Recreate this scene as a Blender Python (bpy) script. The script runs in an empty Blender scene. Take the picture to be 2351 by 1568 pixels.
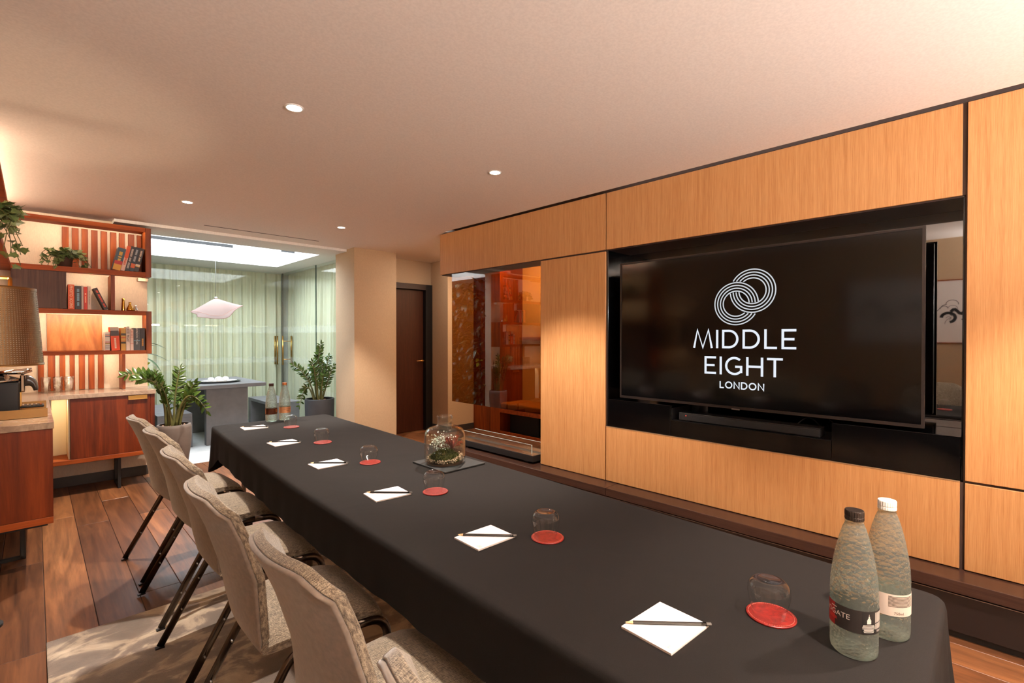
import bpy, bmesh, math, random
from math import sin, cos, pi, radians, sqrt, atan2
from mathutils import Vector, Matrix

random.seed(7)
S = bpy.context.scene
COL = S.collection

# ------------------------------------------------------------------ camera, world, exposure
F_PX, YAW, CAM_H = 1114.8, radians(44.53), 1.40
PITCH = math.atan(10.1 / F_PX)
cam_d = bpy.data.cameras.new('camera')
cam_d.sensor_width = 36.0
cam_d.lens = F_PX / 2351 * 36.0
cam_d.clip_start = 0.02
cam = bpy.data.objects.new('camera', cam_d)
cam.location = (0, 0, CAM_H)
cam.rotation_euler = (pi / 2 - PITCH, 0, -YAW)
COL.objects.link(cam)
S.camera = cam

W = bpy.data.worlds.new('sky'); S.world = W
W.use_nodes = True
_bg = W.node_tree.nodes['Background']
_bg.inputs['Color'].default_value = (0.86, 0.94, 1.0, 1)
_bg.inputs['Strength'].default_value = 18.0

vs = S.view_settings
vs.view_transform = 'Standard'; vs.look = 'None'; vs.gamma = 1.0
vs.exposure = 0.26
try: vs.use_curve_mapping = False
except Exception: pass
S.cycles.max_bounces = 10
S.cycles.diffuse_bounces = 6
S.cycles.transparent_max_bounces = 24
S.cycles.sample_clamp_indirect = 6.0
S.cycles.caustics_refractive = False
S.cycles.caustics_reflective = False

WARM = (1.0, 0.76, 0.52)
WARM2 = (1.0, 0.60, 0.30)
NEUTRAL = (1.0, 0.88, 0.77)
FILL = (1.0, 0.94, 0.89)  # colour of the two added ceiling fills

# ------------------------------------------------------------------ helpers
def lin(c):
    return tuple((x / 12.92 if x <= 0.04045 else ((x + 0.055) / 1.055) ** 2.4) for x in (v / 255.0 for v in c))

def link(o): COL.objects.link(o); return o

def area(name, loc, aim, sx, sy, power, color, parent=None, xaxis=(1, 0, 0)):
    d = bpy.data.lights.new(name, 'AREA'); d.shape = 'RECTANGLE'
    d.size, d.size_y, d.energy, d.color = sx, sy, power, color
    o = link(bpy.data.objects.new(name, d))
    o.location = loc
    z = -Vector(aim).normalized(); x = Vector(xaxis); x = (x - z * x.dot(z)).normalized(); y = z.cross(x)
    o.rotation_euler = Matrix((x, y, z)).transposed().to_euler()     # local X runs along xaxis, the light shines along aim
    if parent is not None:
        o.parent = parent
    return o

def spot(name, loc, power, color, angle, blend, rad, parent=None, aim=(0, 0, -1)):
    d = bpy.data.lights.new(name, 'SPOT')
    d.energy, d.color, d.spot_size, d.spot_blend, d.shadow_soft_size = power, color, radians(angle), blend, rad
    o = link(bpy.data.objects.new(name, d)); o.location = loc
    o.rotation_euler = Vector(aim).to_track_quat('-Z', 'Y').to_euler()
    if parent is not None: o.parent = parent
    return o

def point(name, loc, power, color, rad, parent=None):
    d = bpy.data.lights.new(name, 'POINT')
    d.energy, d.color, d.shadow_soft_size = power, color, rad
    o = link(bpy.data.objects.new(name, d)); o.location = loc
    if parent is not None: o.parent = parent
    return o

# ------------------------------------------------------------------ large lights: skylight, shelf-top cove, two added ceiling fills
# daylight enters by the skylight opening (portal only guides the world's light)
_p = area('skylight_portal', (1.75, 7.24, 3.0), (0, 0, -1), 1.9, 1.6, 1.0, (1, 1, 1))
_p.data.cycles.is_portal = True
area('cove_and_fill_light', (-0.36, -0.96, 2.135), (0.3, 0, 1), 1.6, 0.06, 95, FILL, xaxis=(0, 1, 0))  # added fill on the unseen side wall, brightens the ceiling
area('cove_and_fill_light', (1.4, -1.74, 1.80), (0, 0.9, 1), 3.0, 0.06, 150, FILL)  # added fill behind the camera, brightens the ceiling
area('cove_and_fill_light', (-0.36, 4.8, 2.478), (0.8, 0, 0.30), 2.0, 0.03, 20, WARM, xaxis=(0, 1, 0))

# ------------------------------------------------------------------ material helpers
MATS = {}
class NT:
    def __init__(s, name):
        s.m = bpy.data.materials.new(name); s.m.use_nodes = True
        s.t = s.m.node_tree; s.n = s.t.nodes
        s.b = s.n['Principled BSDF']; s.out = s.n['Material Output']
    def new(s, typ, **kw):
        nd = s.n.new(typ)
        for k, v in kw.items():
            if k in nd.inputs: nd.inputs[k].default_value = v
            else: setattr(nd, k, v)
        return nd
    def link(s, a, b): s.t.links.new(a, b)
    def coord(s, kind='Object', scale=(1, 1, 1), rnd=False):
        tc = s.new('ShaderNodeTexCoord'); mp = s.new('ShaderNodeMapping')
        mp.inputs['Scale'].default_value = scale
        if kind == 'World':
            g = s.new('ShaderNodeNewGeometry'); src = g.outputs['Position']
        else: src = tc.outputs[kind]
        if rnd:
            oi = s.new('ShaderNodeObjectInfo')
            ad = s.new('ShaderNodeVectorMath', operation='MULTIPLY_ADD')
            s.link(oi.outputs['Random'], ad.inputs[0]); ad.inputs[1].default_value = (37, 53, 91)
            s.link(src, ad.inputs[2]); src = ad.outputs[0]
        s.link(src, mp.inputs['Vector']); return mp.outputs['Vector']
    def noise(s, vec, scale=5, detail=4, rough=0.55, dist=0.0):
        nd = s.new('ShaderNodeTexNoise', Scale=scale, Detail=detail, Roughness=rough, Distortion=dist)
        s.link(vec, nd.inputs['Vector']); return nd.outputs['Fac']
    def ramp(s, fac, stops):
        r = s.new('ShaderNodeValToRGB'); e = r.color_ramp.elements
        while len(e) > len(stops): e.remove(e[-1])
        while len(e) < len(stops): e.new(0.5)
        for k, (p, c) in enumerate(stops):
            e[k].position = p; e[k].color = (*lin(c), 1)
        s.link(fac, r.inputs['Fac']); return r.outputs['Color']
    def mix(s, fac, a, b, typ='MIX'):
        nd = s.new('ShaderNodeMix', data_type='RGBA', blend_type=typ)
        if isinstance(fac, float): nd.inputs[0].default_value = fac
        else: s.link(fac, nd.inputs[0])
        for i, v in ((6, a), (7, b)):
            if isinstance(v, tuple): nd.inputs[i].default_value = (*lin(v), 1)
            else: s.link(v, nd.inputs[i])
        return nd.outputs[2]
    def bump(s, h, strength=0.2, dist=0.01):
        nd = s.new('ShaderNodeBump', Strength=strength, Distance=dist)
        s.link(h, nd.inputs['Height']); s.link(nd.outputs['Normal'], s.b.inputs['Normal'])
    def base(s, c):
        if isinstance(c, tuple): s.b.inputs['Base Color'].default_value = (*lin(c), 1)
        else: s.link(c, s.b.inputs['Base Color'])
    def set(s, **kw):
        for k, v in kw.items(): s.b.inputs[k.replace('_', ' ')].default_value = v
        return s.m

def plain(name, c, rough=0.5, metal=0.0, spec=0.5, bump=0, bscale=80, var=0.0):
    if name in MATS: return MATS[name]
    t = NT(name)
    if var:
        f = t.noise(t.coord('Object'), 9, 3)
        d = tuple(max(0, x * (1 - var)) for x in c); u = tuple(min(255, x * (1 + var * .6)) for x in c)
        t.base(t.ramp(f, [(0.3, d), (0.7, u)]))
    else: t.base(c)
    if bump: t.bump(t.noise(t.coord('Object'), bscale, 3), bump, 0.004)
    t.set(Roughness=rough, Metallic=metal, Specular_IOR_Level=spec)
    MATS[name] = t.m; return t.m

def emit(name, c, strength):
    if name in MATS: return MATS[name]
    t = NT(name); t.base((10, 10, 10))
    t.b.inputs['Emission Color'].default_value = (*c, 1)
    t.b.inputs['Emission Strength'].default_value = strength
    MATS[name] = t.m; return t.m

def wood(name, dark, mid, light, grain=(22, 22, 0.9), rough=0.45, rnd=True, contrast=(0.32, 0.5, 0.68), dist=0.6, coat=0.0, figure=0.5, bmp=0.05):
    t = NT(name)
    v = t.coord('Object', grain, rnd)
    f1 = t.noise(v, 1.0, 6, 0.62, dist)
    v2 = t.coord('Object', tuple(g * 5 for g in grain), rnd)
    f2 = t.noise(v2, 1.3, 3, 0.6)
    c1 = t.ramp(f1, [(contrast[0], dark), (contrast[1], mid), (contrast[2], light)])
    c2 = t.ramp(f2, [(0.3, dark), (0.7, light)])
    t.base(t.mix(1 - figure, c1, c2))
    t.bump(f2, bmp, 0.003)
    m = t.set(Roughness=rough, Specular_IOR_Level=0.28)
    if coat: t.b.inputs['Coat Weight'].default_value = coat; t.b.inputs['Coat Roughness'].default_value = 0.12
    return m

def thin_glass(name, tint=(1, 1, 1), ior=1.5, refl=1.0, rough=0.0, edge=5.0):
    t = NT(name)
    tr = t.new('ShaderNodeBsdfTransparent'); tr.inputs['Color'].default_value = (*tint, 1)
    gl = t.new('ShaderNodeBsdfGlossy'); gl.inputs['Roughness'].default_value = rough
    mx = t.new('ShaderNodeMixShader')
    # Schlick reflectance from the two-sided facing ratio, alike on both faces of a thin sheet
    lw = t.new('ShaderNodeLayerWeight', Blend=0.5)
    pw = t.new('ShaderNodeMath', operation='POWER'); pw.inputs[1].default_value = edge; t.link(lw.outputs['Facing'], pw.inputs[0])
    f0 = ((ior - 1) / (ior + 1)) ** 2 * refl
    mu = t.new('ShaderNodeMath', operation='MULTIPLY_ADD'); mu.inputs[1].default_value = 0.9 - f0; mu.inputs[2].default_value = f0; mu.use_clamp = True
    t.link(pw.outputs[0], mu.inputs[0]); t.link(mu.outputs[0], mx.inputs[0])
    t.link(tr.outputs[0], mx.inputs[1]); t.link(gl.outputs[0], mx.inputs[2])
    t.link(mx.outputs[0], t.out.inputs['Surface'])
    return t.m

# ------------------------------------------------------------------ materials
oak = wood('oak_veneer', (168, 113, 66), (192, 138, 87), (207, 156, 105), (55, 55, 1.3), 0.42, True, (0.3, 0.5, 0.7), 0.2, 0, 0.45)
walnut = wood('walnut_veneer', (88, 36, 10), (132, 60, 18), (164, 86, 30), (9, 9, 0.7), 0.45, True, (0.33, 0.5, 0.66), 0.9, 0.0, 0.75)
walnut_board = wood('walnut_board', (112, 46, 12), (144, 64, 18), (166, 82, 26), (1.2, 20, 20), 0.55, True, (0.33, 0.5, 0.66), 0.5, 0.0, 0.7)
walnut_shaded = wood('walnut_veneer_shaded', (60, 20, 7), (98, 37, 12), (134, 58, 21), (9, 9, 0.7), 0.36, True, (0.33, 0.5, 0.66), 0.9, 0.0, 0.75)  # same walnut darkened, since the cabinets catch less light
walnut_slat = wood('walnut_slat_veneer', (92, 36, 8), (130, 56, 13), (158, 78, 22), (12, 12, 0.8), 0.5, True, (0.33, 0.5, 0.66), 0.7, 0.0, 0.75)
walnut_panel = wood('walnut_book_matched', (150, 84, 36), (186, 112, 54), (206, 138, 74), (7, 7, 1.2), 0.4, True, (0.33, 0.5, 0.66), 1.6, 0.1, 0.8)
walnut_dark = wood('dark_walnut_door', (40, 16, 9), (60, 27, 15), (76, 37, 21), (40, 40, 1.2), 0.4, True, (0.3, 0.5, 0.7), 0.2)
fumed = wood('fumed_oak', (58, 40, 34), (76, 52, 44), (92, 66, 56), (60, 60, 1.2), 0.5, True, (0.3, 0.5, 0.7), 0.1)
ledge_wood = wood('dark_ledge_wood', (46, 30, 24), (58, 38, 31), (70, 47, 38), (40, 1.2, 40), 0.25, True, (0.3, 0.5, 0.7), 0.1)

def make_floor_wood():
    t = NT('floor_plank_wood')
    v = t.coord('World', (9, 0.9, 1), True)
    f1 = t.noise(v, 1.0, 8, 0.62, 1.6)
    v2 = t.coord('World', (60, 3, 1), True)
    f2 = t.noise(v2, 1.0, 4, 0.65, 0.3)
    oi = t.new('ShaderNodeObjectInfo')
    c1 = t.ramp(f1, [(0.30, (62, 39, 25)), (0.5, (120, 78, 49)), (0.7, (170, 118, 76))])
    c2 = t.ramp(f2, [(0.3, (62, 40, 28)), (0.7, (154, 106, 70))])
    c = t.mix(0.38, c1, c2)
    tone = t.ramp(oi.outputs['Random'], [(0.0, (178, 168, 164)), (0.5, (226, 212, 202)), (1.0, (255, 246, 236))])
    t.base(t.mix(1.0, c, tone, 'MULTIPLY'))
    t.bump(f2, 0.12, 0.003)
    t.set(Roughness=0.36); return t.m
floor_wood = make_floor_wood()

def make_plaster(name, c, bscale=900):
    t = NT(name)
    f = t.noise(t.coord('World', (1, 1, .3)), bscale / 10, 2)
    d = tuple(x * .965 for x in c)
    t.base(t.ramp(f, [(0.35, d), (0.65, c)]))
    t.bump(f, 0.03, 0.002); t.set(Roughness=0.85, Specular_IOR_Level=0.2); return t.m
ceil_m = make_plaster('ceiling_paint', (236, 228, 222))
linen_wall = make_plaster('textured_wallcovering', (226, 208, 186), 1500)
tan_wall = make_plaster('tan_wallcovering', (184, 158, 128), 1500)
white_wall = make_plaster('white_plaster', (232, 230, 226))
cream_in = plain('cream_laminate', (238, 224, 190), 0.5)
dark_paint = plain('dark_recess_paint', (58, 40, 32), 0.7)
black_gloss = plain('black_gloss_panel', (5, 5, 6), 0.12, 0, 0.5)
black_mirror = plain('black_mirror_glass', (6, 5, 5), 0.02, 0, 1.0)
black_matt = plain('black_powder_coat', (16, 15, 15), 0.5)
black_plastic = plain('black_plastic', (14, 13, 13), 0.38)
skirt_m = plain('dark_skirting', (52, 46, 42), 0.5)
fascia_m = plain('dark_bronze_fascia', (34, 25, 23), 0.42, 0.2)
bronze_metal = plain('bronze_tube', (84, 74, 66), 0.26, 1.0)
brass = plain('brushed_brass', (196, 150, 84), 0.28, 1.0)
brass_dark = plain('bronze_sheet', (150, 112, 68), 0.38, 0.9)
chrome = plain('chrome', (215, 212, 208), 0.08, 1.0)
steel = plain('steel', (150, 148, 145), 0.3, 1.0)
white_paint_m = plain('white_metal', (235, 232, 228), 0.45)
pot_grey = plain('grey_stone_pot', (98, 88, 82), 0.7, 0, .3, 0.1, 60, 0.06)
pot_black = plain('charcoal_pot', (54, 55, 58), 0.6, 0, .3, 0.08, 60, 0.08)
soil_m = plain('soil', (58, 40, 30), 0.95, 0, .2, 0.6, 60, 0.4)
stone_grey = plain('grey_composite_stone', (114, 113, 114), 0.6, 0, .4, 0.05, 90, 0.06)
void_shade = plain('shadowed_gap_black', (30, 32, 34), 0.7)
tile_m = plain('pale_floor_tile', (200, 200, 198), 0.45, 0, .4, 0.03, 40, 0.05)
sofa_m = plain('amber_leather', (186, 132, 62), 0.55, 0, .3, .05, 60, .08)

def make_marble():
    t = NT('taupe_marble')
    v = t.coord('World', (1, 1, 1))
    f = t.noise(v, 4.0, 9, 0.62, 2.2); g = t.noise(v, 26, 5, 0.6, 0.6)
    c = t.ramp(f, [(0.3, (104, 84, 70)), (0.48, (148, 124, 106)), (0.56, (176, 154, 134)), (0.75, (120, 98, 82))])
    t.base(t.mix(0.25, c, t.ramp(g, [(0.3, (92, 74, 60)), (0.7, (190, 168, 148))])))
    t.set(Roughness=0.16); return t.m
marble = make_marble()

def make_cloth():
    t = NT('black_tablecloth')
    v = t.coord('World', (1, 1, 1))
    f = t.noise(v, 900, 2); g = t.noise(v, 3.0, 3, 0.5, 0.6)
    t.base(t.mix(0.35, t.ramp(f, [(0.3, (18, 16, 15)), (0.7, (35, 30, 28))]), (25, 22, 20)))
    ad = t.new('ShaderNodeMath', operation='MULTIPLY_ADD'); ad.inputs[1].default_value = 0.05
    t.link(f, ad.inputs[0]); t.link(g, ad.inputs[2])
    t.bump(ad.outputs[0], 0.25, 0.02)
    t.set(Roughness=0.85, Specular_IOR_Level=0.1, Sheen_Weight=0.0); return t.m
cloth_m = make_cloth()

def make_tweed():
    t = NT('taupe_tweed')
    a = t.noise(t.coord('Object', (60, 700, 60)), 1, 3, .6)
    b = t.noise(t.coord('Object', (700, 60, 700)), 1, 3, .6)
    mx = t.new('ShaderNodeMath', operation='MULTIPLY'); t.link(a, mx.inputs[0]); t.link(b, mx.inputs[1])
    t.base(t.ramp(mx.outputs[0], [(0.16, (66, 56, 47)), (0.25, (116, 102, 85)), (0.36, (156, 142, 121))]))
    t.bump(mx.outputs[0], 0.22, 0.002)
    t.set(Roughness=0.9, Specular_IOR_Level=0.2, Sheen_Weight=0.3); return t.m
tweed = make_tweed()
def make_backcloth():
    t = NT('taupe_velour')
    f = t.noise(t.coord('Object', (1, 1, 1)), 60, 4)
    t.base(t.ramp(f, [(0.3, (104, 91, 79)), (0.7, (122, 107, 94))]))
    t.bump(f, 0.08, 0.002); t.set(Roughness=0.85, Specular_IOR_Level=.25, Sheen_Weight=0.35); return t.m
velour = make_backcloth()

def make_rug():
    t = NT('abstract_rug_pile')
    v = t.coord('World', (1.5, 2.3, 1))
    f = t.noise(v, 3.0, 5, 0.60, 0.5); g = t.noise(t.coord('World', (1, 1, 1)), 420, 3)
    c = t.ramp(f, [(0.40, (80, 64, 56)), (0.49, (112, 92, 80)), (0.55, (182, 162, 138)), (0.66, (210, 192, 166))])
    t.base(t.mix(0.2, c, t.ramp(g, [(0.3, (90, 74, 64)), (0.7, (226, 210, 188))])))
    t.bump(g, 0.8, 0.006); t.set(Roughness=0.95, Specular_IOR_Level=.15, Sheen_Weight=0.4); return t.m
rug_m = make_rug()

def make_curtain():
    t = NT('sheer_curtain')
    df = t.new('ShaderNodeBsdfDiffuse'); tl = t.new('ShaderNodeBsdfTranslucent')
    c = (*lin((230, 224, 200)), 1)
    df.inputs['Color'].default_value = c; tl.inputs['Color'].default_value = c
    mx = t.new('ShaderNodeMixShader'); mx.inputs[0].default_value = 0.12
    t.link(df.outputs[0], mx.inputs[1]); t.link(tl.outputs[0], mx.inputs[2]); t.link(mx.outputs[0], t.out.inputs['Surface'])
    return t.m
curtain_m = make_curtain()

def make_leaf(name, a, b, rough=0.3):
    t = NT(name)
    oi = t.new('ShaderNodeObjectInfo')
    f = t.noise(t.coord('World', (1, 1, 1)), 30, 3)
    c = t.mix(0.5, t.ramp(oi.outputs['Random'], [(0, a), (1, b)]), t.ramp(f, [(0.3, a), (0.7, b)]))
    t.base(c); t.set(Roughness=rough)
    t.b.inputs['Subsurface Weight'].default_value = 0.0
    return t.m
leaf_zz = make_leaf('zz_leaf', (34, 56, 24), (84, 112, 46), 0.22)
leaf_ivy = make_leaf('ivy_leaf', (46, 66, 30), (120, 140, 78), 0.45)
leaf_wall = make_leaf('jungle_leaf', (20, 44, 22), (74, 104, 54), 0.35)
leaf_lime = make_leaf('lime_leaf', (150, 176, 44), (196, 214, 80), 0.35)
stem_m = plain('plant_stem', (96, 96, 52), 0.5, var=.2)
moss_m = plain('moss', (84, 84, 40), 0.95, 0, .1, .8, 120, .5)
pebble_m = plain('pebbles', (178, 154, 124), 0.7, 0, .3, 0, 80, .3)
silver_leaf = make_leaf('silver_leaf', (110, 126, 108), (206, 210, 196), 0.6)
red_leaf = make_leaf('red_airplant', (96, 24, 24), (170, 84, 66), 0.45)

pane_glass = thin_glass('clear_pane_glass', (0.955, 0.985, 0.965), 1.5, 1.2)
bronze_glass = thin_glass('bronze_tinted_glass', (0.56, 0.37, 0.17), 1.62, 2.1)
cup_glass = thin_glass('drinking_glass', (0.985, 0.985, 0.982), 1.5, 0.85, edge=3.0)
jar_glass = thin_glass('jar_glass', (0.972, 0.987, 0.976), 1.5, 1.3, edge=2.8)
guard_glass = thin_glass('guard_glass', (0.95, 0.97, 0.97), 1.5, 1.0)

def make_bottle_glass(bs):
    t = NT('bottle_glass')
    v = t.coord('Object', (1, 1, 1))
    vo = t.new('ShaderNodeTexVoronoi', Scale=bs); vo.feature = 'F1'
    mp = t.new('ShaderNodeMapping'); mp.inputs['Scale'].default_value = (1, 1, 1.05)
    t.link(v, mp.inputs['Vector']); t.link(mp.outputs[0], vo.inputs['Vector'])
    t.base((240, 248, 242)); t.bump(vo.outputs['Distance'], 0.8, 0.006)
    t.set(Roughness=0.02, IOR=1.33, Transmission_Weight=1.0)
    tr = t.new('ShaderNodeBsdfTransparent'); tr.inputs['Color'].default_value = (.86, .93, .88, 1)
    df = t.new('ShaderNodeBsdfDiffuse'); df.inputs['Color'].default_value = (.82, .90, .80, 1)  # pale diffuse share mixed in so the glass looks lit
    m1 = t.new('ShaderNodeMixShader'); m1.inputs[0].default_value = .46
    m2 = t.new('ShaderNodeMixShader'); m2.inputs[0].default_value = .09
    t.link(t.b.outputs[0], m1.inputs[1]); t.link(tr.outputs[0], m1.inputs[2])
    t.link(m1.outputs[0], m2.inputs[1]); t.link(df.outputs[0], m2.inputs[2]); t.link(m2.outputs[0], t.out.inputs['Surface'])
    return t.m
bottle_glass = make_bottle_glass(110)

def make_cutglass():
    t = NT('cut_glass')
    v = t.coord('Object', (1, 1, 1)); vo = t.new('ShaderNodeTexVoronoi', Scale=90.0)
    t.link(v, vo.inputs['Vector'])
    tr = t.new('ShaderNodeBsdfTransparent'); tr.inputs['Color'].default_value = (.93, .92, .9, 1)
    gl = t.new('ShaderNodeBsdfGlossy'); gl.inputs['Roughness'].default_value = 0.08
    bp = t.new('ShaderNodeBump', Strength=0.9, Distance=0.01)
    t.link(vo.outputs['Distance'], bp.inputs['Height'])
    t.link(bp.outputs[0], gl.inputs['Normal'])
    mx = t.new('ShaderNodeMixShader'); mx.inputs[0].default_value = 0.16
    t.link(tr.outputs[0], mx.inputs[1]); t.link(gl.outputs[0], mx.inputs[2]); t.link(mx.outputs[0], t.out.inputs['Surface'])
    return t.m
cut_glass = make_cutglass()

def make_frost():
    t = NT('frosted_band')
    tr = t.new('ShaderNodeBsdfTransparent'); df = t.new('ShaderNodeBsdfDiffuse'); df.inputs['Color'].default_value = (.75, .8, .78, 1)
    f = t.noise(t.coord('World', (3, 3, 20)), 5, 5, .6, .4)
    mu = t.new('ShaderNodeMath', operation='MULTIPLY'); mu.inputs[1].default_value = 0.22; t.link(f, mu.inputs[0])
    mx = t.new('ShaderNodeMixShader'); t.link(mu.outputs[0], mx.inputs[0])
    t.link(tr.outputs[0], mx.inputs[1]); t.link(df.outputs[0], mx.inputs[2]); t.link(mx.outputs[0], t.out.inputs['Surface'])
    return t.m
frost_m = make_frost()

def make_perf():
    # perforated bronze shade: holes are real transparency in a square grid around the cone (object-space angle and height)
    t = NT('perforated_bronze')
    tc = t.new('ShaderNodeTexCoord'); sp = t.new('ShaderNodeSeparateXYZ'); t.link(tc.outputs['Object'], sp.inputs[0])
    at = t.new('ShaderNodeMath', operation='ARCTAN2'); t.link(sp.outputs['Y'], at.inputs[0]); t.link(sp.outputs['X'], at.inputs[1])
    def wave(src, k):
        m = t.new('ShaderNodeMath', operation='MULTIPLY'); m.inputs[1].default_value = k; t.link(src, m.inputs[0])
        f = t.new('ShaderNodeMath', operation='FRACT'); t.link(m.outputs[0], f.inputs[0])
        g = t.new('ShaderNodeMath', operation='COMPARE'); g.inputs[1].default_value = 0.5; g.inputs[2].default_value = 0.24
        t.link(f.outputs[0], g.inputs[0]); return g.outputs[0]
    a = wave(at.outputs[0], 112 / (2 * pi)); z = wave(sp.outputs['Z'], 105)
    mu = t.new('ShaderNodeMath', operation='MULTIPLY'); t.link(a, mu.inputs[0]); t.link(z, mu.inputs[1])
    inv = t.new('ShaderNodeMath', operation='SUBTRACT'); inv.inputs[0].default_value = 1.0; t.link(mu.outputs[0], inv.inputs[1])
    t.link(inv.outputs[0], t.b.inputs['Alpha'])
    t.base((150, 118, 82)); t.set(Roughness=0.36, Metallic=1.0); return t.m
perf_m = make_perf()

# ------------------------------------------------------------------ geometry helpers
def mesh(name, verts, faces, mat, parent=None, smooth=False, loc=None, label=None):
    me = bpy.data.meshes.new(name)
    me.from_pydata([tuple(v) for v in verts], [], faces); me.update()
    if smooth: me.shade_smooth()
    me.materials.append(mat)
    o = link(bpy.data.objects.new(name, me))
    if parent is not None: o.parent = parent
    if loc is not None: o.location = loc
    if label: o['label'] = label
    return o

def inst(o, parent=None, mat4=None, loc=None, name=None):
    c = o.copy(); COL.objects.link(c)
    if parent is not None: c.parent = parent
    if mat4 is not None: c.matrix_local = mat4
    if loc is not None: c.location = loc
    return c

def dup(root, loc, rotz=None, label=None):
    r = root.copy(); COL.objects.link(r); r.location = loc
    if rotz is not None: r.rotation_euler = (0, 0, rotz)
    if label: r['label'] = label
    for ch in root.children:
        c = ch.copy(); COL.objects.link(c); c.parent = r
        for g in ch.children:
            d = g.copy(); COL.objects.link(d); d.parent = c
    return r

def thing(name, label, cat, loc=(0, 0, 0), rotz=0, group=None):
    o = link(bpy.data.objects.new(name, None)); o.empty_display_size = .05
    o.location = loc; o.rotation_euler = (0, 0, rotz)
    o['label'] = label; o['category'] = cat
    if group: o['group'] = group
    return o
def tag(o, label, cat, group=None):
    o['label'] = label; o['category'] = cat
    if group: o['group'] = group
    return o
def struct(o, label=None):
    o['kind'] = 'structure'
    if label: o['label'] = label
    return o
def stuff(o, label=None):
    o['kind'] = 'stuff'
    if label: o['label'] = label
    return o

_Q = [(0, 3, 2, 1), (4, 5, 6, 7), (0, 1, 5, 4), (1, 2, 6, 5), (2, 3, 7, 6), (3, 0, 4, 7)]
def bx(x0, x1, y0, y1, z0, z1):
    return [(x0, y0, z0), (x1, y0, z0), (x1, y1, z0), (x0, y1, z0), (x0, y0, z1), (x1, y0, z1), (x1, y1, z1), (x0, y1, z1)], list(_Q)
def join(*parts):
    V, Fs = [], []
    for v, f in parts:
        n = len(V); V += list(v); Fs += [tuple(i + n for i in q) for q in f]
    return V, Fs
def bbx(x0, x1, y0, y1, z0, z1, b=0.004, seg=2):
    bm = bmesh.new(); bmesh.ops.create_cube(bm, size=1)
    for v in bm.verts:
        v.co = Vector(((x0 + x1) / 2 + v.co.x * (x1 - x0), (y0 + y1) / 2 + v.co.y * (y1 - y0), (z0 + z1) / 2 + v.co.z * (z1 - z0)))
    bmesh.ops.bevel(bm, geom=bm.edges[:], offset=min(b, .45 * min(x1 - x0, y1 - y0, z1 - z0)), segments=seg, affect='EDGES', profile=0.5)
    bm.verts.index_update()
    V = [v.co.copy() for v in bm.verts]; Fs = [tuple(v.index for v in f.verts) for f in bm.faces]
    bm.free(); return V, Fs
def box(name, x0, x1, y0, y1, z0, z1, mat, parent=None, b=0, label=None):
    g = bbx(x0, x1, y0, y1, z0, z1, b) if b else bx(x0, x1, y0, y1, z0, z1)
    return mesh(name, g[0], g[1], mat, parent, label=label)
def lathe(prof, n=32, cap0=True, cap1=True, c=(0, 0, 0)):
    V, Fs = [], []
    for r, z in prof:
        for k in range(n):
            a = 2 * pi * k / n; V.append((c[0] + r * cos(a), c[1] + r * sin(a), c[2] + z))
    m = len(prof)
    for i in range(m - 1):
        for k in range(n):
            k2 = (k + 1) % n
            Fs.append((i * n + k, i * n + k2, (i + 1) * n + k2, (i + 1) * n + k))
    if cap0: Fs.append(tuple(range(n - 1, -1, -1)))
    if cap1: Fs.append(tuple((m - 1) * n + k for k in range(n)))
    return V, Fs
def sweep(path, rx, ry, n=10, closed=False, up=Vector((0, 1, 0)), caps=True):
    """tube along 3-D points; rx in the plane normal to `up`, ry along `up`; rx may be a list"""
    P = [Vector(p) for p in path]; V, Fs = [], []; m = len(P)
    for i, p in enumerate(P):
        a = P[i - 1] if i > 0 else p; b = P[i + 1] if i < m - 1 else p
        t = (b - a).normalized()
        u = up - t * up.dot(t)
        if u.length < 1e-4: u = Vector((1, 0, 0)) - t * t.x
        u.normalize(); s = t.cross(u)
        r1 = rx[i] if isinstance(rx, (list, tuple)) else rx
        r2 = ry[i] if isinstance(ry, (list, tuple)) else ry
        for k in range(n):
            th = 2 * pi * k / n
            V.append(p + s * (r1 * cos(th)) + u * (r2 * sin(th)))
    for i in range(m - 1):
        for k in range(n):
            k2 = (k + 1) % n
            Fs.append((i * n + k, i * n + k2, (i + 1) * n + k2, (i + 1) * n + k))
    if caps:
        Fs.append(tuple(range(n - 1, -1, -1))); Fs.append(tuple((m - 1) * n + k for k in range(n)))
    return V, Fs
def bez(p0, p1, p2, n=10):
    p0, p1, p2 = Vector(p0), Vector(p1), Vector(p2)
    return [p0 * (1 - t) ** 2 + p1 * 2 * t * (1 - t) + p2 * t * t for t in (i / n for i in range(n + 1))]
def rounded(pts, r, n=5):
    """polyline with rounded inner corners"""
    P = [Vector(p) for p in pts]; out = [P[0]]
    for i in range(1, len(P) - 1):
        a, b, c = P[i - 1], P[i], P[i + 1]
        d1 = (a - b).normalized(); d2 = (c - b).normalized()
        out += bez(b + d1 * r, b, b + d2 * r, n)
    return out + [P[-1]]
def grid_faces(nu, nv, off=0):
    return [(off + i * nv + j, off + i * nv + j + 1, off + (i + 1) * nv + j + 1, off + (i + 1) * nv + j) for i in range(nu - 1) for j in range(nv - 1)]
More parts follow.
